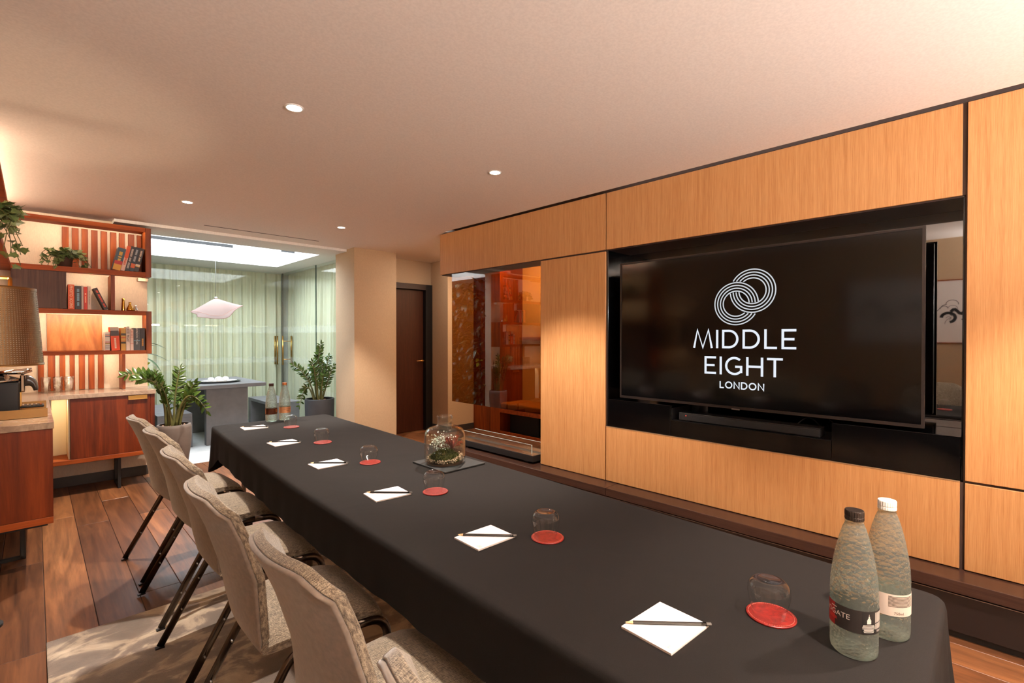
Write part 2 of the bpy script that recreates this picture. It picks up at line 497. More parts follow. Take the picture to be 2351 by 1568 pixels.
def text_geo(s, h, bold=0.0, align='CENTER', sx=1.0):
    cu = bpy.data.curves.new('lettering', 'FONT'); cu.body = s; cu.size = 1.0; cu.align_x = align; cu.offset = bold; cu.resolution_u = 3
    o = bpy.data.objects.new('lettering', cu); COL.objects.link(o)
    dg = bpy.context.evaluated_depsgraph_get(); dg.update()
    me = o.evaluated_get(dg).to_mesh()
    V = [v.co.copy() for v in me.vertices]; Fs = [tuple(p.vertices) for p in me.polygons]
    o.evaluated_get(dg).to_mesh_clear()
    bpy.data.objects.remove(o); bpy.data.curves.remove(cu)
    k = h / 0.7
    return [(v.x * k * sx, v.y * k) for v in V], Fs

# ================================================================== THE SETTING
XW = 3.17
CEIL = 2.53
# ---- floor: planks laid along Y, each its own board
flr = struct(mesh('floor', *bx(-0.45, 5.8, -1.8, 6.29, -0.06, -0.004), plain('subfloor', (26, 16, 11), 0.8)), 'wide-plank brown wood floor')
PW = 0.185
pl_cache = {}
def plank(x0, x1, y0, y1):
    key = (round(x1 - x0, 3), round(y1 - y0, 3))
    if key not in pl_cache:
        w, l = (x1 - x0) / 2 - 0.0012, (y1 - y0) / 2 - 0.0012
        V, Fs = bbx(-w, w, -l, l, -0.012, 0.0, 0.0016, 1)
        pl_cache[key] = mesh('plank', V, Fs, floor_wood, flr, loc=((x0 + x1) / 2, (y0 + y1) / 2, 0))
    else:
        inst(pl_cache[key], flr, loc=((x0 + x1) / 2, (y0 + y1) / 2, 0))
rp = random.Random(3)
LENS = (1.2, 1.5, 1.8, 2.1)
x = 0.03 - 3 * PW
while x < 5.6:
    y = -1.8 - rp.choice((0.0, .3, .6, .9))
    ylim = 6.29 if (x > -0.3) else 6.1
    while y < 6.28:
        l = rp.choice(LENS); y1 = min(y + l, 6.29)
        xa, xb = max(x, -0.45), x + PW
        if y1 - max(y, -1.8) > .12 and not (xb > 5.75):
            if not (x > 3.2 and y1 < 2.2):
                plank(xa, xb, max(y, -1.8), y1)
        y = y1
    x += PW

# ---- ceiling
cl = struct(mesh('ceiling', *join(bx(-0.45, 3.145, -1.85, 4.22, CEIL, 2.6), bx(-0.45, 5.8, 4.22, 5.96, CEIL, 2.6), bx(3.4, 5.8, 2.2, 4.22, CEIL, 2.6), bx(2.86, 5.8, 5.96, 6.35, CEIL, 2.6), bx(-.45, 0.86, 5.96, 6.35, CEIL, 2.6)), ceil_m), 'smooth off-white plaster ceiling')
box('shadow_gap', 3.145, 3.4, -1.85, 4.22, 2.56, 2.6, plain('brown_gap', (140, 96, 72), .8), cl)
struct(box('trim_1', 1.228, 2.395, 5.672, 5.69, 2.5285, 2.5305, dark_paint), 'thin dark slot diffuser set in the ceiling')

# ---- right wall: core with the television recess and the see-through opening, then each veneer panel
wr = struct(mesh('wall_right', *join(
    bx(3.186, 3.62, -1.85, 0.139, 0, 2.525), bx(3.186, 3.62, 0.139, 2.18, 0, 0.70), bx(3.186, 3.62, 0.139, 2.18, 2.082, 2.525),
    bx(3.53, 3.62, 0.139, 2.18, 0.70, 2.082), bx(3.186, 3.62, 2.18, 2.86, 0, 2.525), bx(3.186, 3.40, 2.86, 4.33, 2.082, 2.525),
    bx(3.05, 3.62, 2.86, 4.30, 0, 0.20)), dark_paint), 'oak veneer media wall')
def wpanel(y0, y1, z0, z1, label=None, x1=3.185):
    return mesh('veneer_panel', *bbx(XW, x1, y0, y1, z0, z1, 0.0015, 1), oak, wr, label=label)
wpanel(2.187, 4.345, 2.079, 2.517)
wpanel(0.150, 2.178, 2.079, 2.517)
wpanel(2.187, 2.864, 0.285, 2.066)
wpanel(0.150, 2.178, 0.285, 0.702)
wpanel(-1.84, 0.132, 0.712, 2.517)
wpanel(-1.84, 0.132, 0.285, 0.700)
mesh('veneer_panel', *bbx(3.186, 3.40, 4.331, 4.345, 2.079, 2.517, 0.001, 1), oak, wr)
mesh('veneer_panel', *bbx(3.186, 3.40, 2.875, 4.331, 2.070, 2.0795, 0.001, 1), plain('dark_grille_underside', (66, 44, 34), .6), wr)
for k in range(5):
    box('grille_slot', 3.215 + .03 * k, 3.227 + .03 * k, 2.95, 3.75, 2.0685, 2.0701, black_matt, wr)
mesh('veneer_panel', *bbx(3.186, 3.62, 2.852, 2.864, 0.285, 2.066, 0.001, 1), oak, wr)
mesh('metal_edge', *bx(XW - .001, XW + .012, 0.150, 2.178, 0.702, 0.706), plain('pale_metal_edge', (200, 160, 120), .35, .6), wr)
# dark low ledge running along the wall
ld = struct(mesh('trim_2', *bbx(3.015, 3.62, 2.075, 4.30, 0.222, 0.28, 0.003), ledge_wood), 'low dark brown ledge along the media wall')
mesh('ledge_board', *bbx(3.015, 3.185, -1.84, 2.073, 0.222, 0.28, 0.003), ledge_wood, ld)
mesh('ledge_fascia', *bbx(3.036, 3.05, -1.84, 4.29, 0.035, 0.214, 0.002, 1), fascia_m, ld)
box('ledge_highlight', 3.030, 3.036, -1.84, 4.29, 0.2085, 0.2115, steel, ld)  # bright strip stands in for light caught on the fascia's top edge
box('ledge_kick', 3.06, 3.18, -1.84, 4.29, 0.0, 0.222, black_matt, ld)

# ---- left wall, back wall, far wall
wl = struct(mesh('wall_left', *bx(-0.55, -0.42, -1.9, 6.3, 0, 2.6), tan_wall), 'pale wall beside the camera')
box('fill_light_ledge', -0.42, -0.27, -1.8, -.12, 2.085, 2.115, linen_wall, wl)  # unseen ledge added to carry the side fill light
box('fill_light_lip', -0.285, -0.27, -1.8, -.12, 2.115, 2.185, linen_wall, wl)  # unseen lip added to hide the fill light from the screen
struct(mesh('wall_back', *bx(-0.55, 3.7, -1.95, -1.82, 0, 2.6), linen_wall), 'pale wall behind the camera')
box('fill_light_ledge', -0.27, 3.15, -1.82, -1.67, 1.75, 1.78, linen_wall, S.objects['wall_back'])  # unseen ledge added under the back fill light
wf = struct(mesh('wall_far', *bx(-0.55, 0.824, 6.15, 6.30, 0, 2.53), linen_wall), 'pale textured wall behind the shelves')
struct(mesh('baseboard_far', *bbx(0.0, 0.824, 6.138, 6.15, 0, 0.095, 0.002), skirt_m))
# ---- pillar, door recess, corridor
struct(mesh('wall_pillar', *bx(2.875, 3.475, 5.755, 6.28, 0, CEIL), tan_wall), 'square pillar in pale textured wallcovering')
wc = struct(mesh('wall_corridor', *join(bx(3.475, 3.60, 6.14, 6.30, 0, CEIL), bx(3.475, 4.45, 6.14, 6.30, 2.17, CEIL), bx(4.31, 4.9, 5.72, 6.30, 0, CEIL)), tan_wall), 'beige corridor walls beyond the table')
box('skirting', 4.302, 4.31, 5.72, 6.12, 0, 0.09, skirt_m, wc)
box('skirting', 4.31, 4.80, 5.712, 5.72, 0, 0.09, skirt_m, wc)
wb = struct(mesh('wall_booth', *join(bx(5.27, 5.40, 2.2, 5.72, 0, CEIL), bx(3.62, 5.4, 2.1, 2.2, 0, CEIL)), linen_wall), 'pale back wall of the seating booth')
mesh('veneer_panel', *bx(4.80, 5.27, 5.13, 5.72, 0, CEIL), walnut, wb)
mesh('veneer_panel', *bx(5.20, 5.27, 2.9, 5.13, 1.35, 1.40), walnut_board, wb)
box('backing', 3.475, 4.5, 6.215, 6.30, 0, 2.3, black_matt, wc)  # unseen black box added to stop light leaking round the door
dr = struct(mesh('door_1', *bbx(3.55, 4.185, 6.165, 6.20, 0.005, 2.095, 0.002, 1), walnut_dark), 'dark walnut flush door in a dark frame')
box('door_frame', 4.192, 4.312, 6.105, 6.20, 0, 2.185, black_matt, dr)
box('door_frame', 3.50, 4.192, 6.105, 6.20, 2.105, 2.185, plain('dark_brown_frame', (52, 36, 30), .5), dr)
mesh('handle_rose', *lathe([(0.022, 0), (0.022, .008)], 20), brass, dr).matrix_local = Matrix.Translation((4.165, 6.165, 1.045)) @ Matrix.Rotation(pi / 2, 4, 'X')
mesh('lever_handle', *sweep(rounded([(4.165, 6.165, 1.045), (4.165, 6.115, 1.045), (4.035, 6.115, 1.045)], .015), .009, .009, 10, up=Vector((0, 0, 1))), brass, dr, True)

# ---- tinted glass pane in the opening
wn = struct(mesh('window_1', *bx(3.186, 3.196, 2.868, 4.155, 0.715, 2.07), bronze_glass), 'bronze tinted glass pane hung in the opening')

# ---- atrium
fa = struct(mesh('floor_atrium', *bx(0.6, 3.3, 6.29, 9.1, -0.06, -0.006), plain('tile_grout', (150, 150, 148), .8)), 'pale grey tiled floor of the glazed courtyard')
tile0 = None
for i in range(5):
    for j in range(5):
        c = (0.9 + .6 * i, 6.59 + .6 * j, 0)
        if tile0 is None: tile0 = mesh('floor_tile', *bbx(-.298, .298, -.298, .298, -.012, 0, .002, 1), tile_m, fa, loc=c)
        else: inst(tile0, fa, loc=c)
wa = struct(mesh('wall_atrium', *join(bx(0.55, 0.70, 6.30, 9.1, 0, 3.1), bx(0.55, 3.5, 9.08, 9.2, 0, 2.6), bx(3.32, 3.45, 6.30, 9.1, 0, 2.6), bx(3.07, 3.475, 6.28, 6.32, 0, 2.6)), white_wall), 'white walls enclosing the glazed courtyard')
SK = (0.70, 2.725, 6.44, 8.03)
ca = struct(mesh('ceiling_atrium', *join(
    bx(0.55, 3.45, 5.96, SK[2], 2.5, 2.62), bx(0.55, 3.45, SK[3], 9.1, 2.5, 2.62), bx(SK[1], 3.45, SK[2], SK[3], 2.5, 2.62),
    bx(0.6, SK[1] + .06, SK[2] - .06, SK[2], 2.62, 3.1), bx(0.6, SK[1] + .06, SK[3], SK[3] + .06, 2.62, 3.1), bx(SK[1], SK[1] + .06, SK[2], SK[3], 2.62, 3.1)), white_wall), 'white soffit with a skylight opening')
sk = struct(mesh('window_2', *bx(SK[0], SK[1] + .06, SK[2] - .06, SK[3] + .06, 3.085, 3.095), thin_glass('skylight_glass', (.97, .98, 1.0), 1.45)), 'skylight glazing over the courtyard')
rail = tag(box('lighting_track', 0.75, 1.90, 7.27, 7.305, 2.60, 2.635, black_matt), 'black lighting track under the skylight', 'track')
box('track_slot', 0.76, 1.89, 7.282, 7.293, 2.5985, 2.6005, steel, rail)
box('end_cap', 1.90, 1.906, 7.268, 7.307, 2.598, 2.637, black_plastic, rail)
r2 = tag(box('ceiling_bracket', 2.54, 2.72, 7.30, 7.34, 2.63, 2.67, black_matt), 'short black bracket at the edge of the skylight', 'bracket')
# glass walls of the courtyard
g1 = struct(mesh('window_3', *bx(0.70, 3.07, 8.79, 8.80, 0.0, 2.5), pane_glass), 'tall clear glass wall in front of the long curtain')
g2 = struct(mesh('window_4', *bx(3.07, 3.08, 7.405, 8.79, 0.0, 2.5), pane_glass), 'clear glass door in front of the short curtain')
g3 = struct(mesh('window_5', *bx(3.07, 3.08, 6.30, 7.395, 0.0, 2.5), pane_glass), 'fixed clear glass panel beside the pillar')
edge_m = plain('green_glass_edge', (40, 70, 58), .2)
box('pane_edge', 3.068, 3.082, 7.395, 7.405, 0, 2.5, edge_m, g2)
box('corner_profile', 3.062, 3.082, 8.782, 8.802, 0, 2.5, plain('grey_profile', (120, 116, 104), .4, .5), g1)
def band(parent, axis, a0, a1, fixed, z, h, seed):
    r = random.Random(seed); n = 60; V = []
    for i in range(n + 1):
        a = a0 + (a1 - a0) * i / n
        top = z + h * (0.35 + 0.65 * abs(sin(i * .55 + r.random() * .5)) * r.uniform(.6, 1))
        for zz in (z - h * .3, top):
            V.append((a, fixed, zz) if axis == 'x' else (fixed, a, zz))
    mesh('frosted_band', V, [(2 * i, 2 * i + 2, 2 * i + 3, 2 * i + 1) for i in range(n)], frost_m, parent)
for z, h in ((1.50, .10), (1.0, .09)):
    band(g1, 'x', .75, 3.03, 8.786, z, h, int(z * 10))
    band(g2, 'y', 7.42, 8.76, 3.066, z, h, int(z * 20))
    band(g3, 'y', 6.35, 7.38, 3.066, z, h, int(z * 30))
def pull(parent, cx, cy, dx, dy):
    for s in (-1, 1):
        mesh('pull_bar', *sweep([(cx + s * dx, cy + s * dy, .93), (cx + s * dx, cy + s * dy, 1.42)], .013, .013, 12), brass, parent, True)
    for z in (1.02, 1.33):
        mesh('standoff', *sweep([(cx - dx, cy - dy, z), (cx + dx, cy + dy, z)], .006, .006, 8, up=Vector((0, 0, 1))), brass, parent, True)
pull(g1, 2.965, 8.795, 0, .055)
pull(g2, 3.075, 8.60, .07, 0)
# curtains
def curtain(name, axis, a0, a1, fixed, label, wl_, amp, seed):
    r = random.Random(seed); n = int((a1 - a0) / .008); V = []; zs = (0.02, .5, 1.0, 1.6, 2.1, 2.44, 2.5)
    ph = 0; offs = []
    for i in range(n + 1):
        ph += 2 * pi * .008 / (wl_ * (0.75 + .5 * (0.5 + .5 * sin(i * .021 + seed))))
        offs.append((sin(ph) + .35 * sin(2.3 * ph + seed)) * amp)
    for i in range(n + 1):
        a = a0 + (a1 - a0) * i / n
        for z in zs:
            k = 0.45 + .55 * min(1, (2.5 - z) / .8)
            d = fixed + offs[i] * k
            V.append((a, d, z) if axis == 'x' else (d, a, z))
    m = len(zs)
    return tag(mesh(name, V, grid_faces(n + 1, m), curtain_m, None, True), label, 'curtain')
curtain('pleated_curtain', 'x', .72, 3.10, 8.93, 'long pale green-beige pleated curtain behind the back glass wall', .15, .042, 2)
curtain('pleated_curtain', 'y', 6.36, 8.86, 3.20, 'shorter pale pleated curtain behind the glass beside the pillar', .13, .036, 5)

# ================================================================== DOWNLIGHTS
def downlight(x, y, label, power):
    t = thing('recessed_downlight', label, 'downlight', (x, y, CEIL), group='ceiling downlights')
    mesh('trim_ring', *lathe([(0.034, -0.001), (0.036, -0.004), (0.043, -0.004), (0.046, 0.001)], 32, False, False), white_paint_m, t, True)
    mesh('lens', *lathe([(0.001, -0.002), (0.034, -0.0025)], 32, False, False), emit('downlight_lens', (1, .9, .74), 40), t)
    spot('downlight_beam', (0, 0, -0.02), power, NEUTRAL, 92, .45, .028, t)
    return t
PWR = 270
downlight(0.92, 2.465, 'large bright downlight in the ceiling above the chair backs', PWR)
downlight(2.262, 2.465, 'bright downlight in the ceiling before the television wall', PWR)
downlight(0.92, 4.807, 'small bright downlight in the ceiling near the bookshelf', PWR)
downlight(2.262, 4.807, 'small bright downlight in the ceiling near the pillar', PWR)
downlight(0.92, -0.42, 'downlight overhead just above the camera', PWR)
downlight(2.262, -0.42, 'downlight overhead above the near bottles', PWR)

# ================================================================== TELEVISION WALL THINGS
mc = thing('media_cabinet', 'black gloss cabinet recess with drawer fronts below the television', 'cabinet', (3.19, 1.16, 0.703))
def mcp(name, x0, x1, y0, y1, z0, z1, m, b=.001, label=None):
    g = bbx(x0 - 3.19, x1 - 3.19, y0 - 1.16, y1 - 1.16, z0 - .703, z1 - .703, b, 1)
    return mesh(name, *g, m, mc, label=label)
mcp('back_panel', 3.505, 3.525, 0.142, 2.177, .708, 2.078, black_mirror, label='black mirror glass back')
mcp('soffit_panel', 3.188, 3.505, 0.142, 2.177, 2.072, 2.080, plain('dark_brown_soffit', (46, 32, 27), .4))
mcp('side_panel', 3.188, 3.505, 0.140, 0.147, .708, 2.072, black_gloss)
mcp('side_panel', 3.188, 3.505, 2.172, 2.179, .708, 2.072, black_gloss)
mcp('drawer_front', 3.188, 3.206, 1.652, 2.170, .708, .917, black_gloss)
mcp('drawer_front', 3.188, 3.206, 0.686, 1.648, .708, .817, black_gloss)
mcp('drawer_front', 3.188, 3.206, 0.149, 0.682, .708, .917, black_gloss)
mcp('top_board', 3.206, 3.5, 1.652, 2.170, .897, .915, black_gloss)
mcp('top_board', 3.206, 3.5, 0.149, 0.682, .897, .915, black_gloss)
mcp('top_board', 3.206, 3.5, 0.684, 1.65, .797, .815, black_matt)
mcp('inner_side', 3.206, 3.5, 1.650, 1.664, .815, .897, black_matt)
mcp('inner_side', 3.206, 3.5, 0.670, 0.684, .815, .897, black_matt)

TVX = 3.2
tv = thing('television', 'large black flat television showing interlocked rings and white lettering', 'television', (TVX, 1.18, .935))
def tvp(name, V, Fs, m, **k): return mesh(name, [(x - TVX, y - 1.18, z - .935) for x, y, z in V], Fs, m, tv, **k)
Y0, Y1, Z0, Z1 = .285, 2.073, .938, 1.962
tvp('casing', *bbx(TVX + .012, TVX + .06, Y0 + .01, Y1 - .01, Z0 + .01, Z1 - .01, .006), black_plastic)
fr = .013
tvp('bezel', *join(bx(TVX, TVX + .02, Y0, Y0 + fr, Z0, Z1), bx(TVX, TVX + .02, Y1 - fr, Y1, Z0, Z1), bx(TVX, TVX + .02, Y0 + fr, Y1 - fr, Z0, Z0 + fr + .004), bx(TVX, TVX + .02, Y0 + fr, Y1 - fr, Z1 - fr, Z1)), plain('tv_bezel', (40, 33, 31), .35, .3))
screen_m = plain('tv_screen', (2, 2, 3), 0.10, 0, 0.5)
screen_m.node_tree.nodes['Principled BSDF'].inputs['IOR'].default_value = 1.5
black_mirror.node_tree.nodes['Principled BSDF'].inputs['IOR'].default_value = 2.2
tvp('screen', *bx(TVX + .004, TVX + .014, Y0 + fr - .002, Y1 - fr + .002, Z0 + fr, Z1 - fr + .002), screen_m)
tvp('maker_badge', *bbx(TVX - .004, TVX + .004, 1.185, 1.235, .933, .941, .001), steel)
tvp('wall_bracket', *bx(TVX + .06, 3.50, .95, 1.45, 1.3, 1.6), black_matt)
glow = emit('screen_glow', (.78, .84, .92), 0.86)
glow2 = emit('screen_glow_rings', (.66, .70, .74), 0.78)
SX = TVX + .0032
def strokes(polys, w):
    """each polyline becomes a flat ribbon in (s,z); s grows to the viewer's right (towards -Y)"""
    V, Fs = [], []
    for P in polys:
        P = [Vector((a, b)) for a, b in P]; closed = (P[0] - P[-1]).length < 1e-6
        L = []
        m = len(P)
        for i, p in enumerate(P):
            if closed: a, b = P[(i - 1) % (m - 1)], P[(i + 1) % (m - 1)]
            else: a, b = P[max(i - 1, 0)], P[min(i + 1, m - 1)]
            d1 = (p - a).normalized() if (p - a).length > 1e-9 else (b - p).normalized()
            d2 = (b - p).normalized() if (b - p).length > 1e-9 else d1
            n1, n2 = Vector((-d1.y, d1.x)), Vector((-d2.y, d2.x))
            nn = (n1 + n2)
            if nn.length < 1e-6: nn = n1
            nn.normalize(); k = 1 / max(.62, nn.dot(n1))
            L.append((p + nn * w / 2 * k, p - nn * w / 2 * k))
        o = len(V)
        for a, b in L: V += [a, b]
        Fs += [(o + 2 * i, o + 2 * i + 1, o + 2 * i + 3, o + 2 * i + 2) for i in range(m - 1)]
    return V, Fs
def arc(cx, cy, rx, ry, a0, a1, n=18):
    return [(cx + rx * cos(radians(a0 + (a1 - a0) * i / n)), cy + ry * sin(radians(a0 + (a1 - a0) * i / n))) for i in range(n + 1)]
GL = {  # letter -> (width, polylines) for cap height 1
    'M': (1.06, [[(0.03, 0), (0.22, 1.0), (0.53, 0.02), (0.84, 1.0), (1.03, 0)]]),
    'I': (0.12, [[(0.06, 0), (0.06, 1)]]),
    'D': (0.86, [[(0.06, 0.5), (0.06, 0.06), (0.36, 0.06)] + arc(0.36, .5, .44, .44, -90, 90)[1:] + [(0.06, .94), (0.06, .5)]]),
    'L': (0.60, [[(0.06, 1), (0.06, 0.06), (0.60, 0.06)]]),
    'E': (0.68, [[(0.66, .94), (0.06, .94), (0.06, .06), (0.66, .06)], [(0.06, .5), (0.58, .5)]]),
    'G': (0.94, [arc(0.50, .5, .44, .44, 48, 318, 26) + [(0.86, .2), (0.86, .46), (0.54, .46)]]),
    'H': (0.86, [[(0.06, 0), (0.06, 1)], [(0.80, 0), (0.80, 1)], [(0.06, .5), (0.80, .5)]]),
    'T': (0.76, [[(0.0, .94), (0.76, .94)], [(0.38, .94), (0.38, 0)]]),
    'O': (1.0, [arc(0.5, .5, .44, .44, 0, 360, 32)]),
    'N': (0.84, [[(0.07, 0), (0.07, .98), (0.77, .02), (0.77, 1)]]),
}
def word(s, yl, yr, z0, h, w, name):
    tot = sum(GL[c][0] for c in s) * h; gap = ((yl - yr) - tot) / (len(s) - 1); x = 0
    for c in s:
        P = [[(x + a * h, b * h) for a, b in pl] for pl in GL[c][1]]
        V, Fs = strokes(P, w)
        tvp(name, [(SX, yl - v.x, z0 + v.y) for v in V], [tuple(reversed(f)) for f in Fs], glow)
        x += GL[c][0] * h + gap
word('MIDDLE', 1.491, .863, 1.327, .121, .0145, 'screen_letter')
word('EIGHT', 1.415, .937, 1.156, .117, .0145, 'screen_letter')
word('LONDON', 1.313, 1.041, 1.068, .044, .0076, 'screen_letter')
RA, RB = Vector((-1.113, 1.690)), Vector((-1.212, 1.614))      # s = -Y
ax = (RA - RB).normalized(); nrm = Vector((-ax.y, ax.x))       # points up-left
def ring(c, other, hide_up, r):
    segs, cur = [], []
    for i in range(181):
        a = 2 * pi * i / 180; p = c + Vector((cos(a), sin(a))) * r
        d = (p - other).length; up = (p - (RA + RB) / 2).dot(nrm) > 0
        if .076 < d < .141 and up == hide_up:
            if len(cur) > 1: segs.append(cur)
            cur = []
        else: cur.append((p.x, p.y))
    if len(cur) > 1: segs.append(cur)
    V, Fs = strokes(segs, .0072)
    tvp('logo_ring', [(SX, -v.x, v.y) for v in V], [tuple(reversed(f)) for f in Fs], glow2)
for r in (.1345, .1165, .0985, .0805):
    ring(RA, RB, True, r); ring(RB, RA, False, r)

sb = thing('soundbar', 'long low black soundbar on the ledge under the television', 'soundbar', (3.27, 1.175, .8165))
mesh('body', *bbx(-.05, .05, -.43, .43, 0.003, .052, .006), plain('speaker_cloth', (24, 22, 22), .75, 0, .3, .4, 400), sb)
mesh('top_cap', *bbx(-.05, .05, -.43, .43, .052, .057, .002), black_plastic, sb)
for s in (-1, 1): mesh('end_foot', *bbx(-.04, .04, s * .4 - .015, s * .4 + .015, 0, .004, .001), black_matt, sb)
mesh('status_light', *bx(-.0512, -.0495, .375, .379, .036, .040), emit('red_led', (1, .05, .02), 4), sb)
tag(mesh('power_cable', *sweep(bez((3.33, .92, .825), (3.36, .86, .93), (3.38, .82, .9), 8) + bez((3.38, .82, .9), (3.40, .78, .86), (3.33, .74, .823), 8)[1:], .004, .004, 6), black_plastic, None, True), 'thin black cable looping behind the soundbar', 'cable')

# ================================================================== TABLE
TBL = [(.80, .10), (1.612, .112), (1.745, 4.015), (.925, 4.045)]   # near-left, near-right, far-right, far-left
for i, (ya, yb) in enumerate(((.16, 1.40), (1.42, 2.68), (2.70, 3.96))):
    t = thing('folding_table', ('grey folding table hidden under the near end of the black cloth', 'grey folding table hidden under the middle of the black cloth', 'grey folding table hidden under the far end of the black cloth')[i], 'table', (0, 0, 0), group='tables under the cloth')
    xa, xb = .84 + .04 * i, 1.585 + .045 * i
    mesh('tabletop', *bbx(xa, xb, ya, yb, .715, .742, .004), plain('grey_laminate', (120, 116, 112), .5), t)
    for px in (xa + .16, xb - .06):
        for py in (ya + .08, yb - .08):
            mesh('leg', *sweep([(px, py, .0095), (px, py, .715)], .016, .016, 10), steel, t, True)
def tablecloth():
    # outline with rounded corners and the slightly bowed left edge
    left = [(.80, .10), (.797, 1.0), (.812, 2.1), (.846, 2.8), (.885, 3.45), (.925, 4.045)]
    P = [Vector((1.612, .112)), Vector((1.745, 4.015))] + [Vector(p) for p in reversed(left)]
    m = len(P); R = .03; out = []
    for i in range(m):
        a, b, c = P[i - 1], P[i], P[(i + 1) % m]
        d1, d2 = (a - b).normalized(), (c - b).normalized()
        if d1.dot(d2) < -.95: out.append((b, 0.0))
        else:
            for k in range(5):
                q = k / 4; out.append(((b + d1 * R) * (1 - q) ** 2 + b * 2 * q * (1 - q) + (b + d2 * R) * q * q, 1.0))
    # resample
    pts = []
    n = len(out)
    for i in range(n):
        (p, c), (q, d) = out[i], out[(i + 1) % n]
        L = (q - p).length; k = max(1, int(L / .022))
        for j in range(k):
            pts.append(p.lerp(q, j / k))
    N = len(pts)
    cen = [Vector(x) for x in TBL]
    nor = []
    for i in range(N):
        t = (pts[(i + 2) % N] - pts[i - 2]).normalized(); nor.append(Vector((t.y, -t.x)))
    r = random.Random(11)
    arcl = 0; fold = []
    for i in range(N):
        arcl += (pts[i] - pts[i - 1]).length
        fold.append(arcl)
    V, rings = [], []
    def drop(i):
        dc = min((pts[i] - c).length for c in cen)
        return .190 + .15 * max(0, 1 - dc / .28)
    levels = [(-.02, 0, 0), (0.0, 0.0006, 0), (.0075, .003, 0), (.0125, .009, 0), (.0155, .02, 0)]
    for off, dz, _ in levels:
        rings.append(len(V))
        for i in range(N):
            p = pts[i] + nor[i] * off; V.append((p.x, p.y, .752 - dz))
    for k in range(1, 13):
        f = k / 12; rings.append(len(V))
        for i in range(N):
            s = fold[i]
            dc = min((pts[i] - c).length for c in cen)
            amp = .005 + .016 * max(0, 1 - dc / .4)
            w = sin(s * 21 + 1.7 * sin(s * 3.1)) * .6 + sin(s * 43 + 2 * sin(s * 1.7)) * .25 + sin(s * 9.0 + 1) * .4
            off = .0155 + .001 * f + amp * f ** 1.2 * (w + .5)
            d = drop(i); p = pts[i] + nor[i] * off
            V.append((p.x, p.y, .732 - (d - .02) * f))
    Fs = []
    for a, b in zip(rings, rings[1:]):
        for i in range(N):
            j = (i + 1) % N; Fs.append((a + i, b + i, b + j, a + j))
    Fs.append(tuple(rings[0] + i for i in range(N)))
    o = mesh('tablecloth', V, Fs, cloth_m, None, True)
    bm = bmesh.new(); bm.from_mesh(o.data); bmesh.ops.recalc_face_normals(bm, faces=bm.faces[:]); bm.to_mesh(o.data); bm.free()
    return tag(o, 'long black cloth draped over the conference table', 'tablecloth')
tablecloth()
TZ = .7525

# ---- notepads and pencils
pads = [(1.113, 3.752, -3), (1.081, 3.085, 2), (1.059, 2.41, 0), (1.031, 1.778, -5), (1.031, 1.172, -2), (.998, .528, -4)]
ORD = ['sixth', 'fifth', 'fourth', 'third', 'second', 'first']
paper = plain('white_paper', (226, 216, 211), .8)
pad0 = thing('notepad', '', 'notepad', (0, 0, 0), group='notepads along the table')
mesh('paper_block', *bbx(-.0765, .0765, -.062, .062, 0, .005, .0006, 1), paper, pad0)
mesh('backing_card', *bx(-.0765, .0765, -.062, .062, -.0006, 0.0003), plain('grey_card', (150, 140, 132), .8), pad0)
Vr, Fr = [], []
for cx in (-.0035, .0035):
    for rr in (.0055, .0038):
        v, f = strokes([[(cx + rr * cos(2 * pi * i / 24), rr * sin(2 * pi * i / 24)) for i in range(25)]], .0008)
        Vr, Fr = join((Vr, Fr), (v, f))
mesh('pad_emblem', [(-.061 - v.y * 1.0, -.047 + v.x, .0053) for v in Vr], Fr, plain('grey_print', (170, 166, 164), .8), pad0)
mesh('printed_line', *bx(-.071, -.0703, .005, .05, .005, .0052), MATS['grey_print'], pad0)
pen0 = thing('pencil', '', 'pencil', (0, 0, 0), group='pencils on the notepads')
def hexx(pr): return [(a, r * cos(k * pi / 3), r * sin(k * pi / 3)) for a, r in pr for k in range(6)], [(i * 6 + k, i * 6 + (k + 1) % 6, (i + 1) * 6 + (k + 1) % 6, (i + 1) * 6 + k) for i in range(len(pr) - 1) for k in range(6)] + [tuple(range(5, -1, -1)), tuple((len(pr) - 1) * 6 + k for k in range(6))]
mesh('barrel', *hexx([(-.078, .0037), (.072, .0037)]), plain('black_lacquer', (26, 23, 21), .22), pen0)
mesh('sharpened_wood', *hexx([(-.094, .0011), (-.078, .0036)]), plain('pencil_wood', (226, 190, 140), .6), pen0)
mesh('lead', *hexx([(-.099, .0002), (-.094, .0011)]), plain('graphite', (40, 38, 38), .4), pen0)
mesh('ferrule', *hexx([(.072, .0041), (.074, .0038), (.077, .0041), (.080, .0038), (.084, .0041)]), plain('black_ferrule', (30, 28, 27), .25, .8), pen0)
mesh('eraser', *hexx([(.084, .0036), (.094, .0036), (.095, .003)]), plain('grey_eraser', (84, 78, 72), .7), pen0)
for k, (px, py, a) in enumerate(pads):
    lab = ORD[k] + ' white notepad counting from the near water bottles'
    if k == 0: pad0.location = (px, py, TZ + .0006); pad0.rotation_euler = (0, 0, radians(a)); pad0['label'] = lab
    else: dup(pad0, (px, py, TZ + .0006), radians(a), lab)
    lab = ORD[k] + ' black pencil counting from the near water bottles'
    q = radians(a) - radians(43 - (3, 0, 0, 2, -2, 0)[k])
    loc = (px + .006, py - .004, TZ + .0092)
    if k == 0: pen0.location = loc; pen0.rotation_euler = (0, 0, q); pen0['label'] = lab
    else: dup(pen0, loc, q, lab)

